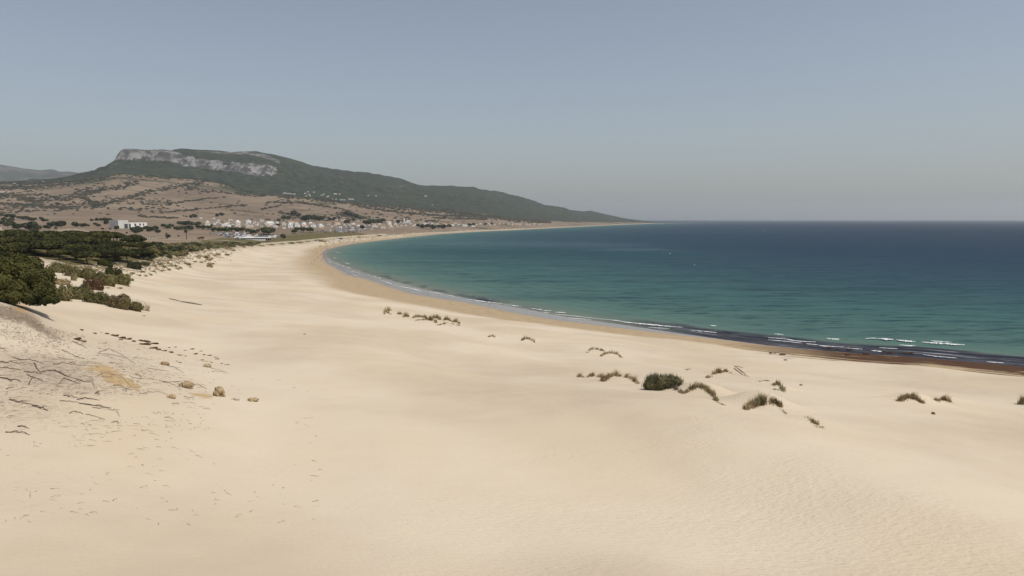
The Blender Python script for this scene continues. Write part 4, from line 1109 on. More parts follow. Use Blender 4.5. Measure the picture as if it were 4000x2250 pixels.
# ---------------------------------------------------------------- houses
def house(x0, x1, yt, yb, kind='flat', wall='white', label=None, group=None, parts=True, rz=0.0, name='house', cat='house'):
    """photo span of the front: left, right, eaves, foot"""
    X, Y, Z, d = hit((x0 + x1) / 2, yb)
    m = d / FPX
    w = max(4, (x1 - x0) * m * (.86 if rz > .2 else 1)); h = max(2.8, (yb - yt) * m * .84); dp = min(max(6, w * .6), 12)
    yaw = -math.atan2(X, Y) + rz
    dp = min(dp, w * .7 + 2)
    wallmb = MB().box((0, 0, -.6), (w, dp, h + .6))
    roof = MB()
    if kind == 'gable': roof.gable((0, 0, h + .05), (w, dp, min(1.8, dp * .22)), .35)
    elif kind == 'step':
        wallmb.box((w * .16, dp * .12, h), (w * .5, dp * .6, h * .55)); roof.box((0, 0, h + .003), (w * .97, dp * .97, .22)); roof.box((w * .16, dp * .12, h * 1.55), (w * .52, dp * .62, .2))
    else: roof.box((0, 0, h + .003), (w + .3, dp + .3, .28)); roof.box((w * .2, dp * .1, h + .285), (w * .18, 2.2, .9))
    nw = int(min(6, max(2, w / 4.5))); fl = 1 if h < 5 else 2
    wins = []
    for f in range(fl):
        for i in range(nw):
            if f == 0 and i == nw // 2: continue
            wins.append(((i + .5) / nw * w - w / 2, f * h / fl + h / fl * .36))
    rm = M['tile'] if kind == 'gable' else M['flat'] if kind == 'flat' else M[wall]
    if not parts:
        mb = MB(); 
        for src, mi in ((wallmb, 0), (roof, 1)):
            for v, q in zip(src.v, src.q): mb.add(v, q - 0, mi)
        for wx, wz in wins: mb.box((wx, -dp / 2 - .04, wz), (1.2, .1, 1.1), mi=2)
        mb.box((0, -dp / 2 - .04, 0), (1.1, .1, 2.1), mi=3)
        o = link(name, mb.mesh(name, [M[wall], rm, M['glass'], M['wood']]), loc=(X, Y, Z), rz=yaw, label=label, category=cat)
        if group: o['group'] = group
        return o
    e = empty(name, (X, Y, Z), yaw, label, cat, group)
    link('wall', wallmb.mesh('wall', M[wall]), e); link('roof', roof.mesh('roof', rm), e)
    for wx, wz in wins:
        f = link('window', MB().box((wx, -dp / 2 - .04, wz), (1.5, .1, 1.35)).mesh('window', M['cream']), e)
        link('pane', MB().box((wx, -dp / 2 - .10, wz + .12), (1.25, .05, 1.1)).mesh('pane', M['glass']), f)
    link('door', MB().box((0, -dp / 2 - .05, 0), (1.2, .12, 2.1)).mesh('door', M['wood']), e)
    return e
def fixq(mb): return mb
HS = [(789,822,866,884,'step','cream'),(855,890,874,884,'flat','white'),(904,942,877,887,'flat','cream'),(943,991,879,888,'flat','cream'),(958,981,856,872,'flat','white'),(984,1007,866,873,'flat','white'),(1001,1032,857,867,'flat','cream'),
      (1024,1067,868,880,'step','white'),(880,910,856,861,'flat','cream'),(912,940,863,873,'step','white'),(842,858,856,863,'flat','white'),(825,840,850,856,'flat','white'),(772,790,850,855,'flat','white'),(867,879,859,872,'flat','ochre'),(881,896,866,872,'flat','white'),
      (953,976,890,897,'gable','cream'),(1073,1088,862,878,'flat','white'),(1096,1118,868,880,'flat','cream'),(1117,1152,866,873,'gable','white'),(1170,1195,867,872,'gable','white'),(1119,1143,873,890,'step','white'),(1145,1172,876,886,'flat','white'),(1174,1199,881,893,'gable','white'),
      (1207,1234,876,888,'flat','white'),(1234,1265,877,888,'step','white'),(1286,1298,880,888,'flat','white'),(1298,1329,869,877,'gable','cream'),(1366,1387,871,877,'flat','white'),(1442,1477,882,887,'flat','white'),(1482,1508,885,893,'flat','cream'),
      (1498,1530,864,870,'flat','cream'),(1532,1568,864,870,'flat','white'),(1508,1530,871,879,'step','cream'),(1532,1552,871,880,'flat','cream'),(1624,1632,865,872,'flat','ochre'),(1647,1674,869,877,'flat','white'),(1665,1684,879,887,'flat','white'),(1686,1700,880,887,'flat','white'),
      (1717,1746,872,881,'gable','cream'),(1752,1775,876,880,'flat','white'),(1799,1826,877,884,'flat','white'),(1832,1857,882,885.5,'flat','white'),(1868,1880,871,876,'flat','white'),(1886,1898,874,878,'flat','white'),(1909,1917,876,880,'flat','white'),(1926,1936,876,879,'flat','white'),(1946,1954,871,876,'flat','white'),
      (1980,1992,873,878,'flat','cream'),(1994,2006,875,879,'flat','cream'),(2024,2036,873,877,'gable','white'),(2050,2060,873,877,'flat','white'),(1320,1360,859,863,'flat','cream'),(1306,1320,856,860,'flat','white'),(1290,1296,850,855,'gable','white'),(1392,1402,859,863,'flat','white'),
      (1410,1424,872,876,'flat','white'),(1420,1434,865,869,'gable','white'),(1098,1114,888,893,'flat','white'),(1001,1010,868,876,'gable','white'),(918,926,889,894,'gable','cream'),(988,1004,897,902,'flat','white'),(738,750,890,893,'flat','white')]
rg = np.random.default_rng(31)
for x in list(range(812, 1110, 10)) + list(range(1110, 1640, 9)) + list(range(1640, 2120, 10)):
    yb = np.interp(x, [800, 1100, 1350, 1600, 1800, 2000, 2120], [878, 882, 884, 878, 879, 877, 876]) + rg.uniform(-9, 9) * np.interp(x, [800, 1500, 2000], [1, .8, .35])
    w = rg.uniform(9, 24) * np.interp(x, [800, 2100], [1.1, .6]); h = rg.uniform(3.5, 6.5) * np.interp(x, [800, 2100], [1.15, .7])
    if any(a < x + w and b > x and abs(yb - q) < 3.2 for a, b, _, q, *_ in HS): continue
    HS.append((x, x + w, yb - h, yb, rg.choice(['flat', 'flat', 'flat', 'step', 'step', 'gable']), rg.choice(['white', 'white', 'white', 'cream'])))
HS.sort()
ST = {'flat': 'flat roofed', 'gable': 'tile roofed', 'step': 'stepped two level'}
cnt = {}
for x0, x1, yt, yb, k, wl in HS:
    key = (wl, k); cnt[key] = cnt.get(key, 0) + 1
    where = 'in the village'
    house(x0, x1, yt, yb, str(k), str(wl), f'{wl} {ST[str(k)]} house in the village, {nth(cnt[key])} such from the left', 'white houses of the beach village', parts=(x1 - x0) > 17, rz=rg.uniform(.35, .95))
# houses up at the forest edge
UP = [(1105,1118,752,755.5),(1120,1129,754,757.5),(1131,1140,755,758.5),(1144,1154,755,759),(1188,1196,753,757),(1200,1207,747,750.5),(1203,1212,758,761),(1192,1200,764,767),(1208,1214,764,767),(1222,1230,749,752),(1252,1260,760,764),(1262,1268,757,761),(1275,1283,766,770),(1280,1286,763,767),(1304,1316,754,759),(1322,1330,757,760),
      (1296,1303,777,781),(1310,1316,776,780),(1328,1338,778,782),(1340,1349,778,782),(1360,1382,776,780),(1434,1442,762,765),(1464,1472,763,766),(50,62,714,719),(160,172,708,712),(3,18,747,751),(30,37,745,749),(1658,1668,764,768),(1686,1692,799,802)]
for i, (x0, x1, yt, yb) in enumerate(sorted(UP)):
    house(x0, x1, yt, yb, 'flat' if i % 3 else 'gable', 'white', f'small white house at the mountain forest edge, {nth(i + 1)} from the left', 'white houses along the forest edge', parts=False)
# chapel-like tower house, long red roofed hall
e = house(1577, 1604, 863, 872, 'step', 'white', 'white hall with a small square tower behind the beach', None, name='chapel', cat='chapel')
X, Y, Z, d = hit(1580, 872); m = d / FPX
link('tower', MB().box((-9, 1, 0), (3.2, 3.2, 13)).box((-9, 1, 13.003), (2.0, 2.0, 2.2), top=.2).mesh('tower', M['white']), e)
house(1516, 1538, 889, 895, 'gable', 'cream', 'beach hut with a broad red roof nearest the crowded sand', None, name='beach_house', cat='house')
# long white restaurant above the beach
X, Y, Z, d = hit(998, 938); m = d / FPX
W = 118 * m
re = empty('restaurant', (X, Y, Z), -math.atan2(X, Y), 'long low beach restaurant with white roof and dark red open front', 'restaurant')
link('wall', MB().box((0, 6, -.5), (W, 8, 3.3)).mesh('wall', M['maroon']), re)
link('roof', MB().box((0, 4.6, 2.805), (W + 2, 13, .9)).box((-W * .2, 6, 3.71), (W * .3, 5, 1.1)).mesh('roof', M['white']), re)
link('parapet', MB().box((0, -1.6, -.8), (W * .66, .3, 1.9)).mesh('parapet', M['white']), re)
for i in range(13):
    link('post', MB().box((-W / 2 + (i + .5) * W / 13, -1.0, -.5), (.3, .3, 3.3)).mesh('post', M['white']), re)
for i in range(12):
    link('window', MB().box((-W / 2 + (i + 1) * W / 13, 1.96, .3), (W / 13 * .6, .08, 1.6)).mesh('window', M['glass']), re)
# flat stone museum on the plain: a tall block on the left, long low wing with openings on the right
X, Y, Z, d = hit(500, 892); m = d / FPX
mu = empty('museum', (X, Y, Z), -math.atan2(X, Y) + .60, 'large pale windowless stone museum block with a lower white wing on the dry plain', 'museum')
link('main_block', MB().box((-20 * m, 31 * m, -2), (45 * m, 62 * m, 2 + 33 * m)).mesh('main_block', M['stoneclad']), mu)
link('roof', MB().box((-20 * m, 31 * m, 33 * m + .003), (43 * m, 60 * m, .35)).mesh('roof', M['flat']), mu)
link('wing', MB().box((48 * m, 20 * m, -2), (85 * m, 34 * m, 2 + 24 * m)).mesh('wing', M['white']), mu)
link('portal', MB().box((-8 * m, -.06, .2), (15 * m, .1, 18 * m)).box((11 * m, 3 * m - .06, .2), (8 * m, .1, 19 * m)).mesh('portal', M['glass']), mu)
for dx, ww_, hh in ((36, 8, 11), (58, 7, 9), (74, 6, 9)):
    link('window', MB().box((dx * m, 3 * m - .06, 20 * m - hh * m), (ww_ * m, .1, hh * m)).mesh('window', M['glass']), mu)
# hut at the far left, ruin columns, low ruin walls
house(-6, 4, 888, 898, 'flat', 'cream', 'small pale hut at the left edge beside the sandy track', None, parts=False, name='hut', cat='hut')
for i, x in enumerate((553, 558, 566, 575, 582, 588, 595, 601, 607)):
    X, Y, Z, d = hit(x, 935 - (i % 2)); m = d / FPX; hh = (12 if i % 3 else 14) * m
    mb = MB().tube([(0, 0, -.3), (0, 0, hh * .5), (0, 0, hh)], [.62, .58, .52], 6).box((0, 0, hh), (1.5, 1.5, .5)).box((0, 0, -.2), (1.6, 1.6, .6))
    link('column', mb.mesh('column', M['paleston'], False), loc=(X, Y, Z), label=f'weathered pale column of the ruins on the plain, {nth(i + 1)} from the left', category='column', group='columns of the ancient ruins')
for i, (xa, ya, xb, yb, hh) in enumerate([(293,918,330,919,1.6),(300,923,345,925,1.2),(340,930,395,931,1.8),(345,934,380,935,1.5),(395,926,432,930,2.6),(408,928,430,929,2.2),(250,912,268,916,1.2),(440,931,480,932,1.2),(620,931,660,933,.9)]):
    A = hit(xa, ya); B = hit(xb, yb); mx = (A[0] + B[0]) / 2; my = (A[1] + B[1]) / 2; L = math.hypot(B[0] - A[0], B[1] - A[1])
    mb = MB(); r = np.random.default_rng(i); n = max(3, int(L / 4))
    for k in range(n): mb.box(((k + .5) * L / n - L / 2, 0, -.8), (L / n * .97, 1.1, .8 + hh * r.uniform(.45, 1.1)))
    link('ruin_wall', mb.mesh('ruin_wall', M['paleston']), loc=(mx, my, gz(mx, my)), rz=math.atan2(B[1] - A[1], B[0] - A[0]), label=f'low broken stone wall of the ruins, {nth(i + 1)} of those in front of the museum', category='ruin wall', group='low walls of the ancient ruins')
# cars on the two dusty car parks
def car_mb():
    mb = MB()
    mb.box((0, 0, .32), (4.3, 1.75, .58), mi=0, top=.97).box((-.15, 0, .90), (2.5, 1.6, .55), mi=1, top=.78).box((-.15, 0, 1.452), (1.9, 1.24, .05), mi=0)
    for sx in (-1.35, 1.35):
        for sy in (-.84, .84): mb.tube([(sx, sy - .1, .32), (sx, sy, .32), (sx, sy + .1, .32)], .32, 6, 2)
    return mb
def van_mb():
    mb = MB()
    mb.box((0, 0, .4), (5.8, 2.1, 2.1), mi=0, top=.95).box((2.2, 0, 1.5), (1.5, 2.13, .6), mi=1, top=.9)
    for sx in (-1.8, 1.8):
        for sy in (-1.0, 1.0): mb.tube([(sx, sy - .1, .36), (sx, sy, .36), (sx, sy + .1, .36)], .36, 6, 2)
    return mb
CC = dict(white=paint('white_car_paint', (.78, .78, .77)), silver=paint('silver_car_paint', (.42, .43, .45)), grey=paint('grey_car_paint', (.14, .15, .16)), blue=paint('blue_car_paint', (.12, .20, .34)), red=paint('red_car_paint', (.30, .06, .05)), black=paint('black_car_paint', (.03, .03, .035)))
cm = {c: car_mb().mesh('car', [p, M['glass'], M['tyre']]) for c, p in CC.items()}
vm = van_mb().mesh('camper_van', [CC['white'], M['glass'], M['tyre']])
rg = np.random.default_rng(41)
spots = []
for row in range(8):
    y0 = 911 + row * 3.2
    for x in np.arange(812 + row * 16, 960 + row * 6, 4.6):
        if rg.uniform() < .62: spots.append((x + rg.uniform(-1, 1), y0 + rg.uniform(-.6, .6) + (x - 820) * .01, 0))
for row in range(5):
    y0 = 921 + row * 2.2
    for x in np.arange(945, 1085, 5.0):
        if rg.uniform() < .45: spots.append((x, y0 + rg.uniform(-.4, .4), 0))
for row in range(11):
    y0 = 882 + row * 2.6
    xa = np.interp(row, [0, 5, 10], [1330, 1300, 1222]); xb = np.interp(row, [0, 5, 10], [1420, 1470, 1400])
    for x in np.arange(xa, xb, 4.2):
        if rg.uniform() < .52: spots.append((x + rg.uniform(-1, 1), y0 + rg.uniform(-.7, .7), 1))
cnt = {}
for i, (x, y, lot) in enumerate(sorted(spots)):
    X, Y, Z, d = hit(x, y)
    van = rg.uniform() < (.12 if lot else .2)
    c = 'white' if van else str(rg.choice(['white', 'white', 'white', 'silver', 'silver', 'grey', 'blue', 'red', 'black']))
    lotn = 'village' if lot else 'restaurant'
    nm = 'camper_van' if van else 'parked_car'; ct = 'van' if van else 'car'
    k = (c, ct, lot); cnt[k] = cnt.get(k, 0) + 1
    link(nm, vm if van else cm[c], loc=(X, Y, Z + .05), rz=rg.uniform(-.3, .3) + (1.57 if rg.uniform() < .4 else 0) - math.atan2(X, Y), label=f'{c} {"camper van" if van else "car"} in the {lotn} car park, {nth(cnt[k])} {c} {"van" if van else "car"} from the left', category=ct, group=f'cars in the {lotn} car park')
print('cars', len(spots), 'houses', len(HS))
# ---------------------------------------------------------------- dune grass on the hummocks
def grass(label, runs, name='marram_grass', cat='dune grass', mat='marram', group='tufts of dune grass on the sand', seed=0, dead=True):
    """runs: list of (photo points of the tuft's foot line, blade height in photo pixels, spread in photo pixels, blade count)"""
    r = np.random.default_rng(seed + 500); mb = MB(); org = None
    for pts, hpx, spx, n in runs:
        pts = np.array(pts, float); seg = np.r_[0, np.cumsum(np.hypot(*np.diff(pts, axis=0).T))]
        dens = r.beta(.9, .9, n) if len(pts) > 2 else r.uniform(0, 1, n)
        nc_ = max(3, int(seg[-1] / 11)); cen = (np.arange(nc_) + r.uniform(.1, .9, nc_)) / nc_ * seg[-1]; wt = r.uniform(.3, 1.6, nc_); wt /= wt.sum()
        ci = r.choice(nc_, n, p=wt); hc = r.uniform(.55, 1.2, nc_)
        t_ = np.clip(cen[ci] + r.normal(0, 3.3, n), 0, seg[-1])
        cl = .5 + .5 * np.sin(t_ * .22 + seed) + r.uniform(0, .9, n)
        qx = np.interp(t_, seg, pts[:, 0]) + r.normal(0, spx * .5, n); qy = np.interp(t_, seg, pts[:, 1]) + r.normal(0, spx * .16, n)
        P_ = []; q6 = r.permutation(n)
        qx = qx[q6]; qy = qy[q6]; ci = ci[q6]; t_ = t_[q6]
        for x, y in zip(qx[::6], qy[::6]):
            P_.append(hit(x, y))
        P_ = np.array(P_)
        if org is None: org = P_[len(P_) // 2, :3].copy()
        d = P_[:, 3].mean(); m = d / FPX
        idx = np.minimum(np.arange(n) // 6, len(P_) - 1); ci = ci[::6][idx]
        X = P_[idx, 0] + r.normal(0, .10, n); Y = P_[idx, 1] + r.normal(0, .18, n)
        Z = ground(X, Y) - .03
        edge = np.minimum(1, .55 + .9 * np.sin(np.pi * np.clip(t_[::6][idx] / seg[-1], 0, 1)))
        L = hpx * m * edge * r.uniform(.45, 1.25, n) * 1.2 * hc[ci]
        for k in range(0, n, 200):
            pass
        mbk = mb.blades(np.c_[X, Y, Z] - org, (0, 0, 1), L, .016 + .00013 * d, r, .75, (.12, -.05))
        if dead:   # matted dead leaves and roots at the foot
            nb = max(3, n // 70)
            ii = r.integers(0, len(P_), nb)
            for q in ii:
                c = P_[q, :3] - org; s = hpx * m * r.uniform(.12, .24)
                mb.blob(c + np.array([0, .08, .02]), (s * 1.7, s * 1.1, s * .75), 1, .5, 2.0, int(q))
            ii = r.integers(0, len(P_), n // 9)
            mb.cards(P_[ii, :3] - org + np.c_[r.normal(0, .15, len(ii)), r.normal(0, .12, len(ii)), r.uniform(.02, .35, len(ii)) * hpx * m], np.tile([0., -.3, 1.], (len(ii), 1)), hpx * m * .16, r, .5)
    o = link(name, mb.mesh(name, M[mat]), loc=tuple(org), label=label, category=cat)
    if group: o['group'] = group
    return o
GT = [
 ('dark clump of dune grass standing upright at the left end of the middle row', [([(1500,1228),(1508,1216),(1520,1213)],16,5,260),([(1515,1222),(1526,1228)],9,4,80)]),
 ('brown grass clump second from left in the middle row, low and ragged', [([(1552,1226),(1572,1228)],11,4,140),([(1576,1240),(1586,1234),(1596,1238)],15,4,200)]),
 ('widest brown grass clump in the centre of the middle row', [([(1612,1242),(1628,1238),(1662,1240)],13,5,330),([(1660,1246),(1690,1252),(1708,1264)],13,5,300),([(1622,1254),(1640,1250),(1656,1250)],7,4,110)]),
 ('grass clump behind the widest one in the middle row', [([(1686,1240),(1708,1242),(1726,1252)],13,5,330)]),
 ('peaked grass clump near the right end of the middle row', [([(1734,1252),(1748,1247),(1758,1254)],12,4,220),([(1705,1272),(1730,1267),(1750,1263)],7,3,170)]),
 ('rounded grass clump at the right end of the middle row', [([(1768,1258),(1784,1257),(1796,1266)],11,4,240),([(1760,1264),(1776,1267),(1794,1272)],6,3,110)]),
 ('small thin grass tuft alone below the middle row', [([(1906,1316),(1924,1313),(1936,1320)],10,4,140)]),
 ('small curved grass tuft with a tail pointing right', [([(2036,1330),(2056,1323),(2072,1326),(2088,1338)],12,4,240)]),
 ('long arched line of thin grass nearest to the wet sand', [([(2290,1380),(2304,1368),(2322,1364),(2344,1368),(2362,1372)],9,3,230)]),
 ('curved grass tuft right of the arched line, its tip drooping', [([(2348,1392),(2366,1380),(2392,1380),(2412,1384),(2430,1400)],11,4,360)]),
 ('little pointed grass tuft at the far left of the near row', [([(2256,1474),(2268,1471),(2276,1474)],13,4,120)]),
 ('slim leaning grass tuft second from left in the near row', [([(2290,1478),(2302,1471),(2322,1468)],15,4,230)]),
 ('dark pointed grass tuft with a triangular shape in the near row', [([(2332,1472),(2346,1472),(2358,1488)],22,5,330)]),
 ('broad grass tuft over a bright sand hummock in the near row', [([(2362,1490),(2376,1474),(2398,1468),(2422,1470)],20,6,460)]),
 ('grass tuft sloping right towards the dark bush', [([(2440,1474),(2460,1476),(2478,1490),(2490,1500)],17,5,360)]),
 ('arch shaped brown grass ridge right of the dark bush', [([(2672,1538),(2692,1524),(2712,1513),(2734,1508),(2756,1516),(2776,1536)],17,6,900),([(2774,1530),(2786,1548),(2798,1566)],15,5,330),([(2798,1570),(2816,1578),(2828,1586)],6,3,90)]),
 ('brown grass tuft left of the driftwood, leaning with the wind', [([(2764,1476),(2782,1464),(2802,1456),(2818,1454)],18,6,500),([(2824,1452),(2838,1450),(2854,1458)],13,5,230)]),
 ('tiny grass tuft alone between dark bush and driftwood', [([(2682,1446),(2692,1443),(2702,1448)],8,3,80)]),
 ('thin bent strip of dead grass right of the driftwood', [([(2962,1492),(2982,1487),(3000,1488),(3012,1494)],5,3,130)]),
 ('dark grass tuft drooping to the right behind the tall tuft', [([(3020,1504),(3036,1500),(3052,1514),(3064,1534)],14,5,430),([(3024,1522),(3042,1524)],7,3,80)]),
 ('tall brown grass tuft leaning left, largest tuft on the right', [([(2914,1600),(2932,1592),(2952,1584),(2974,1578),(2986,1572)],34,10,1000)]),
 ('grey brown grass tuft beside the tall one, hanging over its hummock', [([(3006,1580),(3020,1570),(3036,1574),(3050,1590)],19,6,480),([(3050,1596),(3060,1608),(3072,1620)],6,3,120)]),
 ('flat straggling strip of dead grass lowest on the right', [([(3148,1628),(3164,1638),(3184,1652),(3200,1664)],10,5,230),([(3186,1664),(3196,1672)],6,3,50),([(3200,1664),(3214,1676)],6,3,60)]),
 ('dark two humped grass tuft with spiky top at the right', [([(3512,1568),(3526,1562),(3538,1554),(3550,1548)],22,6,560),([(3552,1552),(3570,1552),(3588,1564),(3602,1574)],19,5,420)]),
 ('small spiky grass tuft right of the two humped one', [([(3652,1568),(3674,1562),(3692,1560),(3716,1574)],15,5,360)]),
 ('dark grass tuft cut by the right edge of the photo', [([(3984,1580),(3996,1578),(4012,1580)],30,6,420)]),
]
G2 = {(0, 1): 'little grass sprig touching the right foot of the leftmost clump', (1, 1): 'dark peaked grass clump, third from left in the middle row', (2, 1): 'brown grass trailing down from the widest clump in the middle row', (2, 2): 'short thin grass row in front of the widest clump in the middle row',
 (4, 1): 'thin grass row in front of the peaked clump', (5, 1): 'thin grass row at the lower right end of the middle row', (15, 1): 'falling right flank of the arched grass ridge by the dark bush', (15, 2): 'last small scraps of grass below the arched ridge',
 (16, 1): 'short grass tuft between the leaning tuft and the driftwood', (19, 1): 'small grass strip under the drooping dark tuft', (21, 1): 'thin dead stems trailing below the grey brown tuft', (22, 1): 'short straggling scrap left of the lowest dead grass strip', (22, 2): 'last dead grass scrap at the lower right end of the strip',
 (23, 1): 'right hump of the dark two humped grass at the right'}
GT[23] = ('left spiky hump of the dark two humped grass at the right', GT[23][1])
for i, (lb, runs) in enumerate(GT):
    for j, run in enumerate(runs): grass(lb if j == 0 else G2[(i, j)], [run], seed=i * 5 + j)
# the dark bush of the near row
X, Y, Z, d = hit(2588, 1520); m = d / FPX * 1.02
r = np.random.default_rng(9); mb = MB()
for (u, v, w, hh) in [(-62,2,14,40),(-50,0,20,62),(-30,-2,26,70),(-8,-4,26,66),(14,-3,24,58),(34,0,22,56),(54,4,20,44),(66,10,14,26),(-40,8,18,36),(2,10,20,30),(40,14,18,26)]:
    hh *= .80
    cx = u * m; gy_ = 0.25 * math.sin(u); z0 = gz(X + cx, Y + gy_) - Z
    n = int(330 * w * hh / 900) + 60
    mb.blob((cx, gy_, z0 + hh * m * .42), (w * .60 * m, w * .66 * m, hh * m * .36), 2, .55, 2.4, u + 99)
    b = np.c_[cx + r.normal(0, w * .50 * m, n), gy_ + r.normal(0, w * .5 * m, n), z0 + r.uniform(.0, .78, n) * hh * m]
    mb.blades(b, (0, 0, 1), hh * m * .52, .018, r, .4)
    dn = r.normal(0, 1, (n, 3)); dn[:, 2] = np.abs(dn[:, 2]); dn /= np.linalg.norm(dn, axis=1, keepdims=True)
    mb.cards(np.array([cx, gy_, z0 + hh * m * .45]) + dn * np.array([w * .86 * m, w * .9 * m, hh * m * .55]) * r.uniform(.66, 1.18, (n, 1)), dn, .11, r, .5)
link('dark_bush', mb.mesh('dark_bush', M['bush']), loc=(X, Y, Z), label='dense dark green bush, biggest plant of the near row on the sand', category='bush')
grass('grey twiggy skirt of dead stems hanging right of the dark bush', [([(2616,1510),(2634,1516),(2654,1528),(2668,1538)],14,6,300)], seed=77, mat='dead', name='dead_shrub', cat='dead shrub', group=None)
# driftwood bundle
X, Y, Z, d = hit(2888, 1458); m = d / FPX
for i, (a, b, w, lb) in enumerate([((2856,1432),(2900,1466),.11,'thickest weathered driftwood pole of the pile, its upper end raised'),((2866,1428),(2912,1462),.07,'straight driftwood pole lying beside the thickest pole'),((2872,1436),(2904,1438),.06,'short driftwood pole pointing right out of the pile'),
                                 ((2876,1440),(2912,1470),.06,'split driftwood pole below the others in the pile'),((2896,1456),(2926,1474),.05,'thin driftwood stick at the lower right end of the pile')]):
    A = hit(*a); B = hit(*b); up = .42 - .06 * i
    p0 = np.array([A[0] - X, A[1] - Y, A[2] - Z + up]); p1 = np.array([B[0] - X, B[1] - Y, B[2] - Z + .06])
    if i in (0, 1): p0[1] = p1[1] + .3; p0[0] = (a[0] - 2888) * m; p0[2] = (1458 - a[1]) * m
    mid = (p0 + p1) / 2 + np.array([0, 0, .05])
    link('driftwood', MB().tube([p0, p0 * .7 + mid * .3 + np.array([.01, .02, .02]), mid, p1], [w * .8, w, w * .95, w * .5], 6).mesh('driftwood', M['drift'], True), loc=(X, Y, Z), label=lb, category='driftwood', group='pile of driftwood poles')
# stones on the open sand
def stone(x, yb, w, h, label, mat='stone', seed=0, name='boulder', cat='boulder', group=None, flat=0):
    X, Y, Z, d = hit(x, yb); m = d / FPX; rx = w / 2 * m; rz_ = h * m
    mb = MB().blob((0, 0, rz_ * .36), (rx * .95, rx * .8, rz_ * .62), 4, .50, 1.9, seed)
    rr_ = np.random.default_rng(seed + 60)
    for k in range(3): mb.blob((rr_.uniform(-.7, .7) * rx, rr_.uniform(-.6, .1) * rx, 0), (rx * rr_.uniform(.2, .4), rx * rr_.uniform(.2, .35), rz_ * rr_.uniform(.16, .3)), 2, .5, 1.8, seed * 5 + k)
    o = link(name, mb.mesh(name, M[mat], True), loc=(X, Y + rx * .5, gz(X, Y + rx * .5)), label=label, category=cat)
    if group: o['group'] = group
    return o
stone(852, 1548, 46, 40, 'tall rounded sandstone boulder with a dark crown, at the lower end of the root field', seed=1)
stone(722, 1514, 58, 26, 'broad low sandstone boulder left of the tall rounded boulder', seed=2)
stone(668, 1556, 34, 18, 'grey brown flat stone in front of the root field', seed=3)
stone(556, 1211, 46, 36, 'pale sandstone boulder behind the shrubs at the end of the small dune', 'paleston', seed=5)
stone(640, 1426, 36, 16, 'weathered sandstone lump high on the debris slope', seed=6)
stone(806, 1434, 34, 14, 'small sandstone lump at the right end of the debris slope', seed=7)
stone(915, 1562, 34, 8, 'low pale stone right of the tall boulder', 'paleston', seed=9)
stone(984, 1568, 48, 14, 'narrow tan stone furthest right of the stones', seed=10)
stone(3648, 1619, 16, 11, 'dark lone stone on the open sand at the right', 'drift', seed=12, name='stone', cat='stone')
stone(3070, 1408, 14, 5, 'small dark scrap on the sand above the weed line', 'drift', seed=13, name='stone', cat='stone')
stone(3130, 1506, 12, 6, 'small dark lump right of the drooping grass tuft', 'drift', seed=14, name='stone', cat='stone')
# rusty low plants on the debris slope (photo x, y, width)
MATS = [(318,1286,26),(368,1299,24),(394,1296,12),(414,1301,24),(446,1309,40),(476,1318,40),(470,1325,24),(500,1322,34),(522,1331,30),(552,1329,36),(576,1333,40),(600,1340,36),(566,1343,50),(600,1358,40),(618,1363,30),(640,1368,26),(660,1355,18),(682,1353,16),(668,1374,30),(700,1385,24),(723,1388,18),
        (749,1361,22),(722,1366,16),(785,1369,16),(764,1380,26),(796,1383,20),(816,1386,20),(842,1393,18),(848,1400,20),(788,1404,20),(807,1408,14),(688,1408,14),(700,1413,18),(826,1413,16),(866,1417,18),(886,1422,20),(298,1324,50),(322,1331,40),(296,1390,22),(322,1397,18),(480,1440,18)]
tm = [link('rusty_plant', shrub_mb(400 + k, 1.0, .7, .55, 150, .16, 0).mesh('rusty_plant', M['brown']), loc=(0, 0, -500), category='low plant') for k in range(4)]
for i, (x, y, w) in enumerate(sorted(MATS)):
    X, Y, Z, d = hit(x, y + 3); s = w / 2 * d / FPX
    o = tm[i] if i < 4 else tm[i % 4].copy()
    if i >= 4: COL.objects.link(o)
    o.location = (X, Y, Z - .03); o.rotation_euler = (0, 0, i * 1.1); o.scale = (s, s, s * .62)
    o['label'] = f'low rust brown plant on the debris slope, {nth(i + 1)} from the left'; o['group'] = 'low rusty plants on the debris slope'
# small plants along the dune edge and on the open sand (photo x, y, width, height)
EP = [(584,1031,14,6),(600,1038,22,7),(624,1034,20,8),(640,1044,22,9),(655,1030,18,9),(668,1040,18,8),(684,1043,22,10),(692,1052,24,9),(706,1048,14,7),(724,1032,20,9),(738,1037,20,12),(742,1044,16,6),(762,1024,16,6),(776,1006,22,12),(806,1008,26,14),(816,1018,22,10),(826,1012,16,8),(838,1000,20,8),(852,996,20,8),
      (786,1026,16,6),(800,1022,14,6),(818,1032,20,6),(832,1032,16,6),(888,998,20,9),(892,974,30,12),(912,980,18,7),(870,984,14,6),(610,1052,18,6),(660,1054,20,7),(544,1078,18,8),(570,1080,16,7),(590,1076,14,7),(520,1070,18,8),(560,1064,20,7),(600,1062,16,6),(630,1060,16,6),(500,1120,16,7),(470,1128,20,8),(410,1118,14,6),(420,1126,16,6),
      (1020,962,24,6),(1060,958,26,6),(1100,954,24,6),(1140,952,26,8),(1170,950,26,8),(1200,944,24,6),(1245,942,36,8),(1262,944,30,6),(1330,934,20,5),(1400,926,24,4),(1480,921,26,4),(950,966,22,6),(980,962,24,6),(560,1234,14,4),(1190,1306,10,4)]
te = []
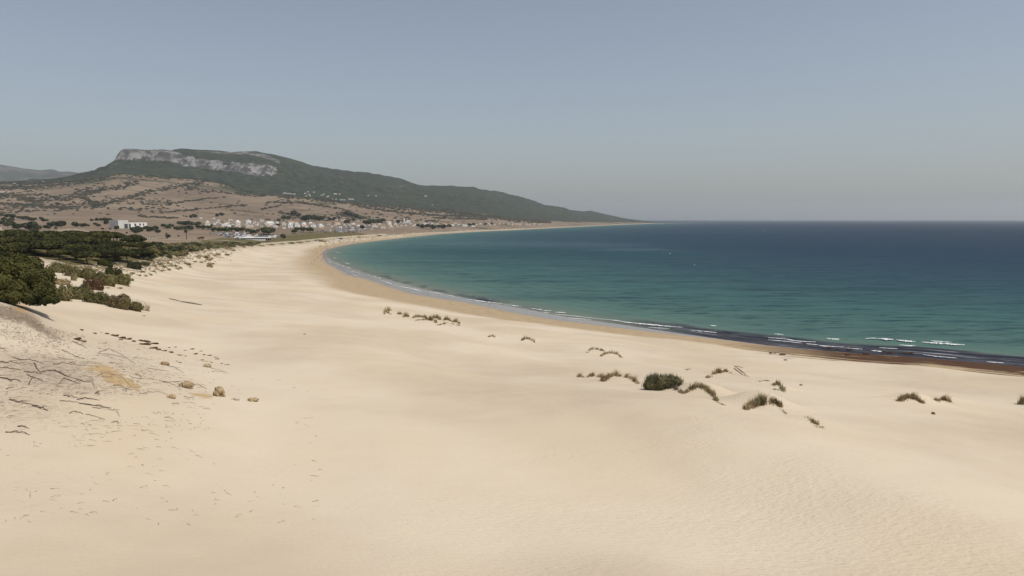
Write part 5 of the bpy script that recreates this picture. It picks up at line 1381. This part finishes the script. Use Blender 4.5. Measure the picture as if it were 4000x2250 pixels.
for k in range(4):
    r = np.random.default_rng(k + 900); mb = MB()
    for j in range(4): mb.blob((r.uniform(-.6, .6), r.uniform(-.3, .3), .15), (.5, .4, .32), 1, .5, 2, j + k)
    p = np.c_[r.normal(0, .5, 160), r.normal(0, .32, 160), r.uniform(0, .25, 160)]
    mb.blades(p, (0, 0, 1), .75, .035, r, .6)
    te.append(link('sand_plant', mb.mesh('sand_plant', M['marram' if k % 2 else 'shrub']), loc=(0, 0, -500), category='dune plant'))
for i, (x, y, w, h) in enumerate(sorted(EP)):
    X, Y, Z, d = hit(x, y); s = w / 2 * d / FPX; sz = h * d / FPX / .8
    o = te[i] if i < 4 else te[i % 4].copy()
    if i >= 4: COL.objects.link(o)
    o.location = (X, Y, Z - .03); o.rotation_euler = (0, 0, -.5 + .3 * math.sin(i * 2.1)); o.scale = (s, s * 1.3, sz * .8)
    o['label'] = f'small brown plant at the dune edge, {nth(i + 1)} from the left'; o['group'] = 'small plants along the dune edge'
# bits of dry plants caught all along the foot of the dune scrub
mb = MB(); r = np.random.default_rng(17)
for k in range(1500):
    qx = 300 + 640 * r.beta(1.2, 1.6); off = r.gamma(1.6, 13)
    qy = np.interp(qx, EX, EY) + off
    if off > 62: continue
    X, Y, Z, d = hit(qx, qy)
    if not 180 < d < 900: continue
    s_ = r.uniform(.25, .9) * (d / 320) ** .5
    dirv = np.array([.85, -.5]) * s_ * r.uniform(.8, 2.2)
    mb.blob((X, Y, Z + .03), (s_ * .8, s_ * .5, s_ * .30), 1, .6, 2.0, k)
    if k % 3 == 0: mb.blob((X + dirv[0], Y + dirv[1], gz(X + dirv[0], Y + dirv[1]) + .02), (s_ * .8, s_ * .4, s_ * .2), 1, .6, 2.0, k + 3)
link('dune_plant_litter', mb.mesh('dune_plant_litter', pos_mat('dry_dune_plants', (0.105, 0.082, 0.045), (0.24, 0.185, 0.11), .6)), kind='stuff')
# logs and finds on the beach
for i, (a, b, w, lb) in enumerate([((846,1004),(876,1008),.42,'long grey log lying on the sand below the dune edge'),((662,1168),(712,1180),.12,'long thin washed up pole on the sand behind the small dune'),((710,1180),(790,1192),.20,'dark washed up trunk half sunk in the sand')]):
    A = hit(*a); B = hit(*b)
    link('log', MB().tube([(0, 0, .1), ((B[0] - A[0]) * .5, (B[1] - A[1]) * .5, .16 + (B[2] - A[2]) * .5), (B[0] - A[0], B[1] - A[1], B[2] - A[2] + .05)], [w, w * .9, w * .6], 6).mesh('log', M['drift'], True), loc=A[:3], label=lb, category='log')
shrub(806, 832, 1023, 1044, 'arched clump of plants hooked to the right on the open sand', 'marram', seed=70, n=300, blades=150, name='sand_plant', cat='dune plant', depth=.4)

# ---------------------------------------------------------------- dead roots and branches (photo traces in the crop of the left slope)
def cc(p): return (p[0] * .3882, 1150 + p[1] * .3882)
ROOTS = [[(0,680),(60,690),(150,700),(260,695),(340,700)],[(0,740),(60,740),(150,755),(215,765)],[(350,690),(365,740),(405,785)],[(405,785),(480,770),(570,775),(660,820),(760,850)],[(540,710),(620,695),(700,700),(770,715),(860,720)],[(545,765),(620,795),(690,830)],
 [(990,600),(1010,575),(1060,570),(1100,550),(1145,575),(1210,605),(1270,640),(1350,690)],[(1000,600),(1090,600),(1180,620),(1260,640)],[(0,840),(70,850),(110,870),(150,855),(215,880)],[(150,640),(210,660),(290,660),(360,670),(440,700)],[(280,805),(310,830),(380,850),(440,880)],[(600,890),(650,845)],[(640,845),(740,880),(800,905)],
 [(760,850),(850,880),(935,885),(950,945)],[(960,830),(1030,800),(1100,800),(1190,825),(1240,850),(1290,900),(1350,950)],[(1300,820),(1360,845),(1430,850),(1500,855),(1600,860)],[(1360,805),(1420,830),(1410,860)],[(1600,870),(1700,885),(1790,880),(1850,870)],[(1640,880),(1740,910),(1830,960)],[(1910,910),(1970,910),(2040,935),(2080,955)],
 [(1140,920),(1190,915),(1260,950),(1330,960)],[(1270,980),(1275,950)],[(1400,1000),(1480,995),(1550,985),(1650,1000),(1690,1015)],[(1850,1030),(1920,1050),(1960,1060)],[(600,1072),(700,1080),(800,1090)],[(800,1100),(900,1115),(1000,1125),(1120,1145)],[(930,1140),(1050,1155),(1180,1180),(1205,1230)],[(700,1200),(740,1180),(800,1190),(840,1205)],
 [(860,1205),(960,1230),(1060,1260)],[(60,955),(100,945),(145,935)],[(290,910),(300,880),(330,830)],[(0,545),(40,550),(60,570)],[(580,640),(660,650),(750,660)],[(860,680),(940,690),(1030,700)],[(1100,690),(1180,700),(1240,690)],[(1340,640),(1440,650),(1540,660)],[(1480,740),(1580,760),(1700,775)],[(1680,710),(1760,740),(1850,790)],[(2060,720),(2150,750),(2280,780)],[(2130,775),(2220,785),(2300,800)],
 [(960,1000),(985,975),(1000,1010),(960,1000)],[(640,1020),(720,1035),(780,1045)],[(780,1060),(860,1050),(1000,1065)],[(60,1390),(160,1390),(240,1395),(300,1415)],[(180,1330),(240,1335),(290,1350)],[(1650,1240),(1700,1240),(1740,1255)],[(1730,1105),(1810,1105)],[(1120,1290),(1180,1285),(1200,1305)],[(620,560),(700,600),(760,620)],[(730,470),(800,510),(880,540)],[(1030,500),(1080,490),(1060,515)],[(250,780),(330,790),(420,800)],[(100,1060),(200,1090),(330,1110)],[(330,1120),(420,1150),(480,1170)]]
rg = np.random.default_rng(51)
ROOTS.sort()
for i, tr in enumerate(ROOTS):
    pts = np.array([cc(p) for p in tr]); n = len(pts) * 4
    t_ = np.linspace(0, len(pts) - 1, n)
    qx = np.interp(t_, range(len(pts)), pts[:, 0]) + rg.normal(0, .7, n); qy = np.interp(t_, range(len(pts)), pts[:, 1]) + rg.normal(0, .5, n)
    W_ = np.array([hit(a, b)[:3] for a, b in zip(qx, qy)])
    rad = (.045 if i < 28 else .028) * rg.uniform(.7, 1.2) * np.linspace(1.1, .45, n)
    W_[:, 2] += rad * .7 + .10 * np.abs(np.sin(np.linspace(0, 9, n) + i)) * np.sin(np.linspace(0, np.pi, n)) * rg.uniform(.2, 1.6)
    o_ = W_[0].copy(); mb = MB().tube(W_ - o_, rad, 5)
    if i % 3 == 0 and n > 10:
        k = n // 2; e = W_[k] - o_
        mb.tube([e, e + np.array([.25, -.15, .12]), e + np.array([.6, -.2, .05])], [rad[k] * .7, rad[k] * .5, .01], 5)
    x_, y_ = pts[0]
    zone_ = 'upper' if y_ < 1400 else 'middle' if y_ < 1500 else 'lower'
    link('dead_root', mb.mesh('dead_root', M['dead'], True), loc=tuple(o_), category='dead root', group='dead roots bleached on the left slope',
         label=f'bare dead root lying on the {zone_} sand slope, {nth(1 + sum(1 for q in ROOTS[:i] if (("upper" if cc(q[0])[1] < 1400 else "middle" if cc(q[0])[1] < 1500 else "lower") == zone_)))} from the left')
# countless small twigs and scraps
mb = MB(); cards = []
N = 2300
qx = np.r_[rg.normal(260, 260, N), rg.uniform(-60, 1250, 230), rg.normal(150, 150, 500)]; qy = np.r_[rg.normal(1470, 115, N), rg.uniform(1480, 2050, 230), rg.normal(1270, 45, 500)]
for x, y in zip(qx, qy):
    if not (-80 < x < 1400 and 1195 < y < 2240): continue
    if x > 900 and y < 1480: continue
    lim = np.interp(x, [-80, 120, 240, 380, 560, 800, 900], [1190, 1230, 1300, 1318, 1350, 1400, 1440])
    if y < lim: continue
    X, Y, Z, d = hit(x, y)
    if d > 200: continue
    if y > 1540 and fbm(np.array([X / 4.0]), np.array([Y / 7.0]), 3)[0] < .04: continue
    L = rg.gamma(2.0, .085) * (1 + d / 110) ; a = rg.normal(0.10 if y > 1380 else -.35, .5)
    dx, dy = math.cos(a) * L, math.sin(a) * L * 1.6
    g2 = gz(X + dx, Y + dy); kn = rg.normal(0, .05, 2)
    rd = rg.uniform(.004, .010) * (.6 + d / 60)
    mb.tube([(X, Y, Z + rd), (X + dx * .5 + kn[0], Y + dy * .5 + kn[1], (Z + g2) / 2 + rd + abs(kn[0]) * .8), (X + dx, Y + dy, g2 + rd)], [rd, rd * .9, rd * .5], 4)
link('twig_litter', mb.mesh('twig_litter', M['dead']), kind='stuff')
# dead grass and leaf litter of the dark mound under the pine
mb = MB(); r = np.random.default_rng(8)
qx = np.r_[r.uniform(-60, 250, 800), r.uniform(60, 330, 500)]; t_ = r.uniform(0, 1, 1300)
B_ = []
for x, tt in zip(qx, t_):
    y0 = np.interp(x, [-60, 60, 120, 180, 250, 330], [1198, 1198, 1232, 1272, 1296, 1312]); y = y0 + (tt ** 1.6) * np.interp(x, [-60, 100, 330], [120, 120, 30])
    X, Y, Z, d = hit(x, y)
    if d < 180: B_.append((X, Y, Z - .02))
B_ = np.array(B_)
mb.blades(B_, (0, 0, .6), .24, .026, r, 2.6)
link('dead_grass_litter', mb.mesh('dead_grass_litter', pos_mat('dead_litter', (0.16, 0.12, 0.082), (0.28, 0.215, 0.15), 2.0)), kind='stuff')

# ---------------------------------------------------------------- weed on the near shore
for i, (x, yb, w, h) in enumerate([(3010,1381,14,5),(3056,1386,30,5),(3026,1381,12,3)]):
    X, Y, Z, d = hit(x, yb); m = d / FPX
    link('seaweed_heap', MB().blob((0, 0, 0), (w / 2 * m, w / 4 * m, h * m), 2, .4, 1.5, i).mesh('seaweed_heap', M['weed'], True), loc=(X, Y, Z), label=f'small dark heap of washed up seaweed, {nth(i + 1)} of three behind the dune edge', category='seaweed heap', group='seaweed heaps on the strand')
for i, (x, y, w) in enumerate(sorted([(3240,1362,14),(3275,1367,14),(3318,1368,22),(3384,1384,28),(3450,1376,14),(3480,1380,30),(3540,1382,26),(3560,1381,16),(3310,1390,20),(3145,1345,12)])):
    X, Y, _ = at_h(x, y, 0.0); X = float(X); Y = float(Y); m = math.hypot(X, Y) / FPX
    link('seaweed_heap', MB().blob((0, 0, .05), (w / 2 * m, w / 3 * m, .35), 2, .5, 1.6, i + 40).mesh('seaweed_heap', M['weed'], True), loc=(X, Y, max(gz(X, Y), 0)), label=f'black clump of seaweed in the shallow water, {nth(i + 1)} from the left', category='seaweed heap', group='black seaweed clumps in the shallows')

# ---------------------------------------------------------------- foam
t = NT('foam'); t.done(t.mix(t.noise(t.coord(), 1.2, 4), (0.44, 0.47, 0.48), (0.78, 0.79, 0.79)), 0.7)
foam_m = t.m
mb = MB(); rg = np.random.default_rng(61)
c8 = lambda L: [(3000 + x * .3882, 1200 + y * .3882) for x, y in L]
c5 = lambda L: [(1600 + x * .4658, 1100 + y * .4658) for x, y in L]
c1 = lambda L: [(1150 + x * .1941, 930 + y * .1941) for x, y in L]
FO = [(c8(L), w) for L, w in [([(65,270),(110,274),(155,277)],3),([(0,308),(90,314),(170,322),(300,342),(390,348),(480,352)],2.6),([(590,316),(650,322),(715,325)],4.5),([(980,318),(1050,312),(1130,318)],2.2),([(1130,318),(1190,322),(1260,328)],6),([(1290,332),(1400,342),(1480,350)],7),([(1545,354),(1700,364),(1850,374),(1980,383)],5.5),
     ([(1320,381),(1400,388),(1480,390)],4),([(360,368),(480,378),(560,392),(770,405)],2.6),([(0,330),(120,340),(330,362)],1.8),([(780,412),(950,425)],1.6),([(1040,438),(1160,450)],4),([(1120,410),(1220,416),(1300,420)],1.8),([(1560,480),(1700,498),(1900,515)],1.6),([(2200,552),(2370,564)],2.2),([(1640,340),(1800,352),(1850,356)],3)]]
FO += [(c5(L), w) for L, w in [([(0,60),(80,75)],2.2),([(160,90),(220,98),(290,112)],2.6),([(310,117),(375,127)],2.4),([(480,148),(600,165),(700,178),(780,188)],3),([(550,165),(600,175)],1.8),([(790,193),(940,210)],2.6),([(1000,222),(1100,238),(1190,247)],3.2),([(1220,258),(1310,262)],3),([(1220,274),(1400,292),(1600,315)],1.6),([(1600,315),(1740,328),(1800,340),(2000,362),(2150,374),(2290,385)],3.4),([(1900,352),(2100,366)],3),([(1120,258),(1170,262)],1.4),([(1330,305),(1520,320)],1.3),([(2350,408),(2460,418),(2576,430)],2.2),([(2520,370),(2576,374)],2.6),([(2000,385),(2180,396)],1.2)]]
FO += [(c1(L), w) for L, w in [([(650,410),(720,440)],1.3),([(680,455),(710,480),(750,495)],2.0),([(790,398),(840,406)],1.6),([(830,280),(900,300),(940,335)],1.4),([(1010,498),(1070,512),(1130,520)],2.2),([(950,550),(1010,575)],2.0),([(1040,585),(1150,612)],1.8),([(800,505),(920,540)],1.0),([(1060,630),(1090,690)],1.6),([(1120,680),(1220,690)],1.2),([(1250,695),(1330,720)],1.6),([(1170,740),(1330,800)],1.4),([(1590,770),(1660,800)],2.0),([(1690,805),(1745,808)],2.4),([(1700,830),(1820,885),(1950,935),(2080,970)],2.4),([(2100,985),(2230,1005),(2350,1020)],2.2),([(2400,1045),(2576,1075)],1.8),([(620,400),(600,440)],1.0),([(960,440),(985,452)],1.6),([(1480,730),(1500,738)],1.6)]]
def sea_z(X, Y): 
    return 0.0
for L, wpx in FO:
    wpx = wpx * .85
    L = np.array(L); n = max(8, int(np.hypot(*np.diff(L, axis=0).T).sum() / 1.6)); seg = np.r_[0, np.cumsum(np.hypot(*np.diff(L, axis=0).T))]
    t_ = np.linspace(0, seg[-1], n); qx = np.interp(t_, seg, L[:, 0]); qy = np.interp(t_, seg, L[:, 1])
    k = rg.uniform(0, 50)
    gap = np.clip((fbm(t_ / 9 + k * 2, t_ * 0 + k, 3) + .52) / .35, 0.05, 1)
    up = gap * wpx * .5 * (1 + .9 * fbm(t_ / 7 + k, t_ * 0 + k, 3)) * np.sin(np.pi * np.clip(np.linspace(.03, .97, n), 0, 1))
    dn = gap * wpx * .5 * (1 + 1.2 * fbm(t_ / 5 + k + 9, t_ * 0 + 3, 3)) * np.sin(np.pi * np.linspace(.03, .97, n))
    V_ = []
    for yy, zz in ((qy - np.maximum(up, .04), .10), (qy, .24 if wpx > 3.5 else .16), (qy + np.maximum(dn, .04), .07)):
        X, Y, _ = at_h(qx, yy, 0.12); g = np.maximum(ground(X, Y), 0.0)
        V_.append(np.c_[X, Y, g + zz + .12])
    V_ = np.stack(V_, 1).reshape(-1, 3); i = np.arange(n * 3).reshape(n, 3)
    mb.add(V_, np.concatenate([np.stack([i[:-1, a], i[1:, a], i[1:, a + 1], i[:-1, a + 1]], -1) for a in (0, 1)]))
link('foam', mb.mesh('foam', foam_m, True), kind='stuff')

# ---------------------------------------------------------------- people, parasols, things on the water
def person_mesh(pose, cloth):
    """one continuous body grown along a skeleton; shorts or suit as second material by height"""
    bm_ = bmesh.new()
    J = {'pel': (0, 0, .95, .13), 'wai': (0, 0, 1.12, .12), 'che': (0, .01, 1.34, .15), 'nek': (0, .01, 1.50, .06), 'hd0': (0, 0, 1.60, .085), 'hd1': (0, -.01, 1.70, .08),
         'shl': (.19, 0, 1.42, .06), 'ell': (.27, .02, 1.14, .045), 'hnl': (.26, -.08, .90, .035), 'shr': (-.19, 0, 1.42, .06), 'elr': (-.27, .02, 1.14, .045), 'hnr': (-.26, -.08, .90, .035),
         'hil': (.10, 0, .90, .095), 'knl': (.11, -.02, .50, .065), 'anl': (.11, .03, .08, .045), 'ftl': (.12, -.12, .03, .04), 'hir': (-.10, 0, .90, .095), 'knr': (-.11, -.02, .50, .065), 'anr': (-.11, .03, .08, .045), 'ftr': (-.12, -.12, .03, .04)}
    if pose == 'walk':
        J['knl'] = (.11, -.16, .52, .065); J['anl'] = (.11, -.12, .10, .045); J['ftl'] = (.12, -.26, .06, .04); J['anr'] = (-.11, .22, .12, .045); J['ftr'] = (-.12, .10, .04, .04); J['hnl'] = (.25, .14, .92, .035); J['hnr'] = (-.25, -.2, .95, .035)
    E = [('pel', 'wai'), ('wai', 'che'), ('che', 'nek'), ('nek', 'hd0'), ('hd0', 'hd1'), ('che', 'shl'), ('shl', 'ell'), ('ell', 'hnl'), ('che', 'shr'), ('shr', 'elr'), ('elr', 'hnr'), ('pel', 'hil'), ('hil', 'knl'), ('knl', 'anl'), ('anl', 'ftl'), ('pel', 'hir'), ('hir', 'knr'), ('knr', 'anr'), ('anr', 'ftr')]
    names = list(J); me = bpy.data.meshes.new('person')
    me.from_pydata([J[n][:3] for n in names], [(names.index(a), names.index(b)) for a, b in E], [])
    ob = bpy.data.objects.new('person', me); COL.objects.link(ob)
    md = ob.modifiers.new('skin', 'SKIN'); sv = me.skin_vertices[0].data
    for i, n in enumerate(names): sv[i].radius = (J[n][3], J[n][3])
    sv[0].use_root = True
    ob.modifiers.new('sub', 'SUBSURF').levels = 1
    dg = bpy.context.evaluated_depsgraph_get()
    out_ = bpy.data.meshes.new_from_object(ob.evaluated_get(dg))
    bpy.data.objects.remove(ob); out_.name = 'person'
    out_.materials.clear()
    for m_ in (M['skin'], cloth, M['bark']): out_.materials.append(m_)
    for p in out_.polygons:
        p.use_smooth = True
        z = p.center[2]; p.material_index = 2 if z > 1.66 else 1 if (.62 < z < 1.0 and abs(p.center[0]) < .22) else 0
    return out_
CL = {c: pos_mat(c + '_cloth', tuple(x * .85 for x in v), v, 3) for c, v in dict(dark=(.05, .05, .07), red=(.42, .07, .06), blue=(.08, .18, .42), white=(.75, .74, .72), green=(.10, .28, .15), yellow=(.62, .48, .12)).items()}
PM = {(p, c): person_mesh(p, CL[c]) for p in ('stand', 'walk') for c in ('dark', 'red', 'blue')}
for x, y, c, lb in [(1850,1163,'dark','person wading in dark shorts in the shallow water, left of the two bathers'),(1885,1162,'red','person standing in the shallows in red shorts, right of the two bathers'),(1914,1180,'dark','person in dark shorts at the foam edge below the two bathers'),(1675,1139,'dark','person in dark shorts at the foam line further along the beach')]:
    X, Y, _ = at_h(x, y, 0.0); X = float(X); Y = float(Y)
    link('person', PM[('walk', c)], loc=(X, Y, max(gz(X, Y), -.55)), rz=x, label=lb, category='person', group='bathers at the near waterline')
rg = np.random.default_rng(71)
pp = []
for i in range(470):
    qx = 1245 + 1150 * rg.beta(.9, 1.5); sh = np.interp(qx, [1285, 1320, 1397, 1553, 1708, 1863, 2000, 2174, 2329, 2484], [972, 962, 950, 932, 915, 905, 899, 890, 882, 876]); ed = np.interp(qx, EX, EY)
    f = rg.uniform(.05, .85); qy = sh + (ed - sh) * f
    pp.append((qx, qy, 'person' if (f < .35 or rg.uniform() < .3) else 'parasol'))
for i in range(46):
    pp.append((rg.normal(1255, 22), rg.normal(995, 18), 'person'))
pc = {}
def parasol_mesh(c):
    mb = MB().tube([(0, 0, 0), (0, 0, 1.1), (0, 0, 2.42)], .03, 6, 1)
    n = 10; th = np.arange(n + 1) / n * 2 * np.pi
    for ra, rb, za, zb in ((1.5, .8, 1.85, 2.25), (.8, .02, 2.25, 2.45)):
        A_ = np.c_[np.cos(th) * ra, np.sin(th) * ra, za + .05 * np.cos(th * 5)]; B_ = np.c_[np.cos(th) * rb, np.sin(th) * rb, 0 * th + zb]
        for k in range(n): mb.add([A_[k], A_[k + 1], B_[k + 1], B_[k]], [[0, 1, 2, 3]], 0)
    for s_ in (-1, 1): mb.box((s_ * .7, -.4, 0), (.7, 1.7, .18), mi=0)
    return mb.mesh('parasol', [CL[c], M['white']])
PAR = {c: parasol_mesh(c) for c in CL}
for i, (x, y, k) in enumerate(sorted(pp)):
    X, Y, Z, d = hit(x, y); X += rg.uniform(-2, 2); Y += rg.uniform(-4, 4); Z = gz(X, Y)
    if Z < .02: continue
    if k == 'person':
        c = str(rg.choice(['dark', 'dark', 'red', 'blue'])); pc[(k, c)] = pc.get((k, c), 0) + 1
        link('person', PM[(str(rg.choice(['stand', 'walk'])), c)], loc=(X, Y, Z), rz=rg.uniform(0, 6), label=f'person in {c} shorts on the distant beach, {nth(pc[(k, c)])} such from the left', category='person', group='people on the crowded beach')
    else:
        c = str(rg.choice(list(CL))); pc[(k, c)] = pc.get((k, c), 0) + 1
        link('parasol', PAR[c], loc=(X, Y, Z), rz=rg.uniform(0, 6), label=f'{c} parasol with towels on the distant beach, {nth(pc[(k, c)])} {c} one from the left', category='parasol', group='parasols on the crowded beach')
# sail and floats
X, Y, _ = at_h(3028, 864, 0.0); X = float(X); Y = float(Y); m = math.hypot(X, Y) / FPX
sb = empty('sailboat', (X, Y, 0), .3, 'tiny white sailboat alone near the sea horizon', 'sailboat')
hs = 9 * m
link('hull', MB().box((0, 0, -.1 * hs), (.42 * hs, .12 * hs, .16 * hs), top=1.15).mesh('hull', M['white']), sb)
link('mast', MB().tube([(0, 0, 0), (0, 0, hs * .5), (0, 0, hs)], .012 * hs, 6).mesh('mast', M['drift']), sb)
link('sail', MB().add([(0.01 * hs, 0, hs * .97), (.01 * hs, .02 * hs, .1 * hs), (.3 * hs, .05 * hs, .12 * hs), (.06 * hs, .02 * hs, .9 * hs), (-.02 * hs, .01 * hs, .9 * hs), (-.02 * hs, .02 * hs, .09 * hs), (-.2 * hs, .04 * hs, .09 * hs), (-.03 * hs, .01 * hs, .8 * hs)], [[0, 1, 2, 3], [4, 5, 6, 7]]).mesh('sail', M['white']), sb)
for i, (x, y, lb) in enumerate([(2713,1036,'white float bobbing on the open water, nearest one'),(2617,991,'white float near the dark wind lane'),(2986,900,'small white float far out below the sailboat')]):
    X, Y, _ = at_h(x, y, 0.0); X = float(X); Y = float(Y); s = math.hypot(X, Y) / FPX * 2.2
    fl_ = empty('mooring_float', (X, Y, 0), 0, lb, 'float', 'white floats on the bay')
    link('body', MB().blob((0, 0, .3 * s), (s * .8, s * .8, s * .8), 2, .02).mesh('body', M['white'], True), fl_)
    link('staff', MB().tube([(0, 0, s), (0, 0, 1.4 * s), (0, 0, 1.9 * s)], .09 * s, 6).mesh('staff', M['drift']), fl_)

# ---------------------------------------------------------------- sandy tracks over the plain
mb = MB()
for L, w in [([(-30,897),(40,903),(90,912)],3.5),([(150,910),(200,905),(280,897),(320,896),(345,896)],3),([(290,897),(340,905),(400,914),(470,920),(560,926),(640,930)],3),([(640,938),(720,937),(800,938),(900,941),(960,948)],3),([(60,905),(140,915),(175,924)],2.5),([(330,938),(400,934),(480,938)],4)]:
    P_ = []
    L = np.array(L, float); tt = np.linspace(0, len(L) - 1, 24)
    for x, y in zip(np.interp(tt, range(len(L)), L[:, 0]), np.interp(tt, range(len(L)), L[:, 1])): P_.append(hit(x, y, dmin=640)[:3])
    P_ = np.array(P_); tg = np.gradient(P_[:, :2], axis=0); tg /= np.linalg.norm(tg, axis=1, keepdims=True) + 1e-9
    nr = np.c_[-tg[:, 1], tg[:, 0]]
    A_ = P_[:, :2] + nr * w / 2 * 1.6; B_ = P_[:, :2] - nr * w / 2 * 1.6
    V_ = np.stack([np.c_[A_, ground(A_[:, 0], A_[:, 1]) + .35], np.c_[B_, ground(B_[:, 0], B_[:, 1]) + .35]], 1).reshape(-1, 3)
    i = np.arange(len(P_) * 2).reshape(-1, 2); mb.add(V_, np.stack([i[:-1, 0], i[1:, 0], i[1:, 1], i[:-1, 1]], -1))
link('path', mb.mesh('path', pos_mat('track_sand', (0.40, 0.33, 0.24), (0.48, 0.41, 0.31), .3)), kind='structure')

for o in COL.objects:
    if o.parent is None and 'category' in o.keys() and 'kind' not in o.keys(): o['kind'] = 'thing'
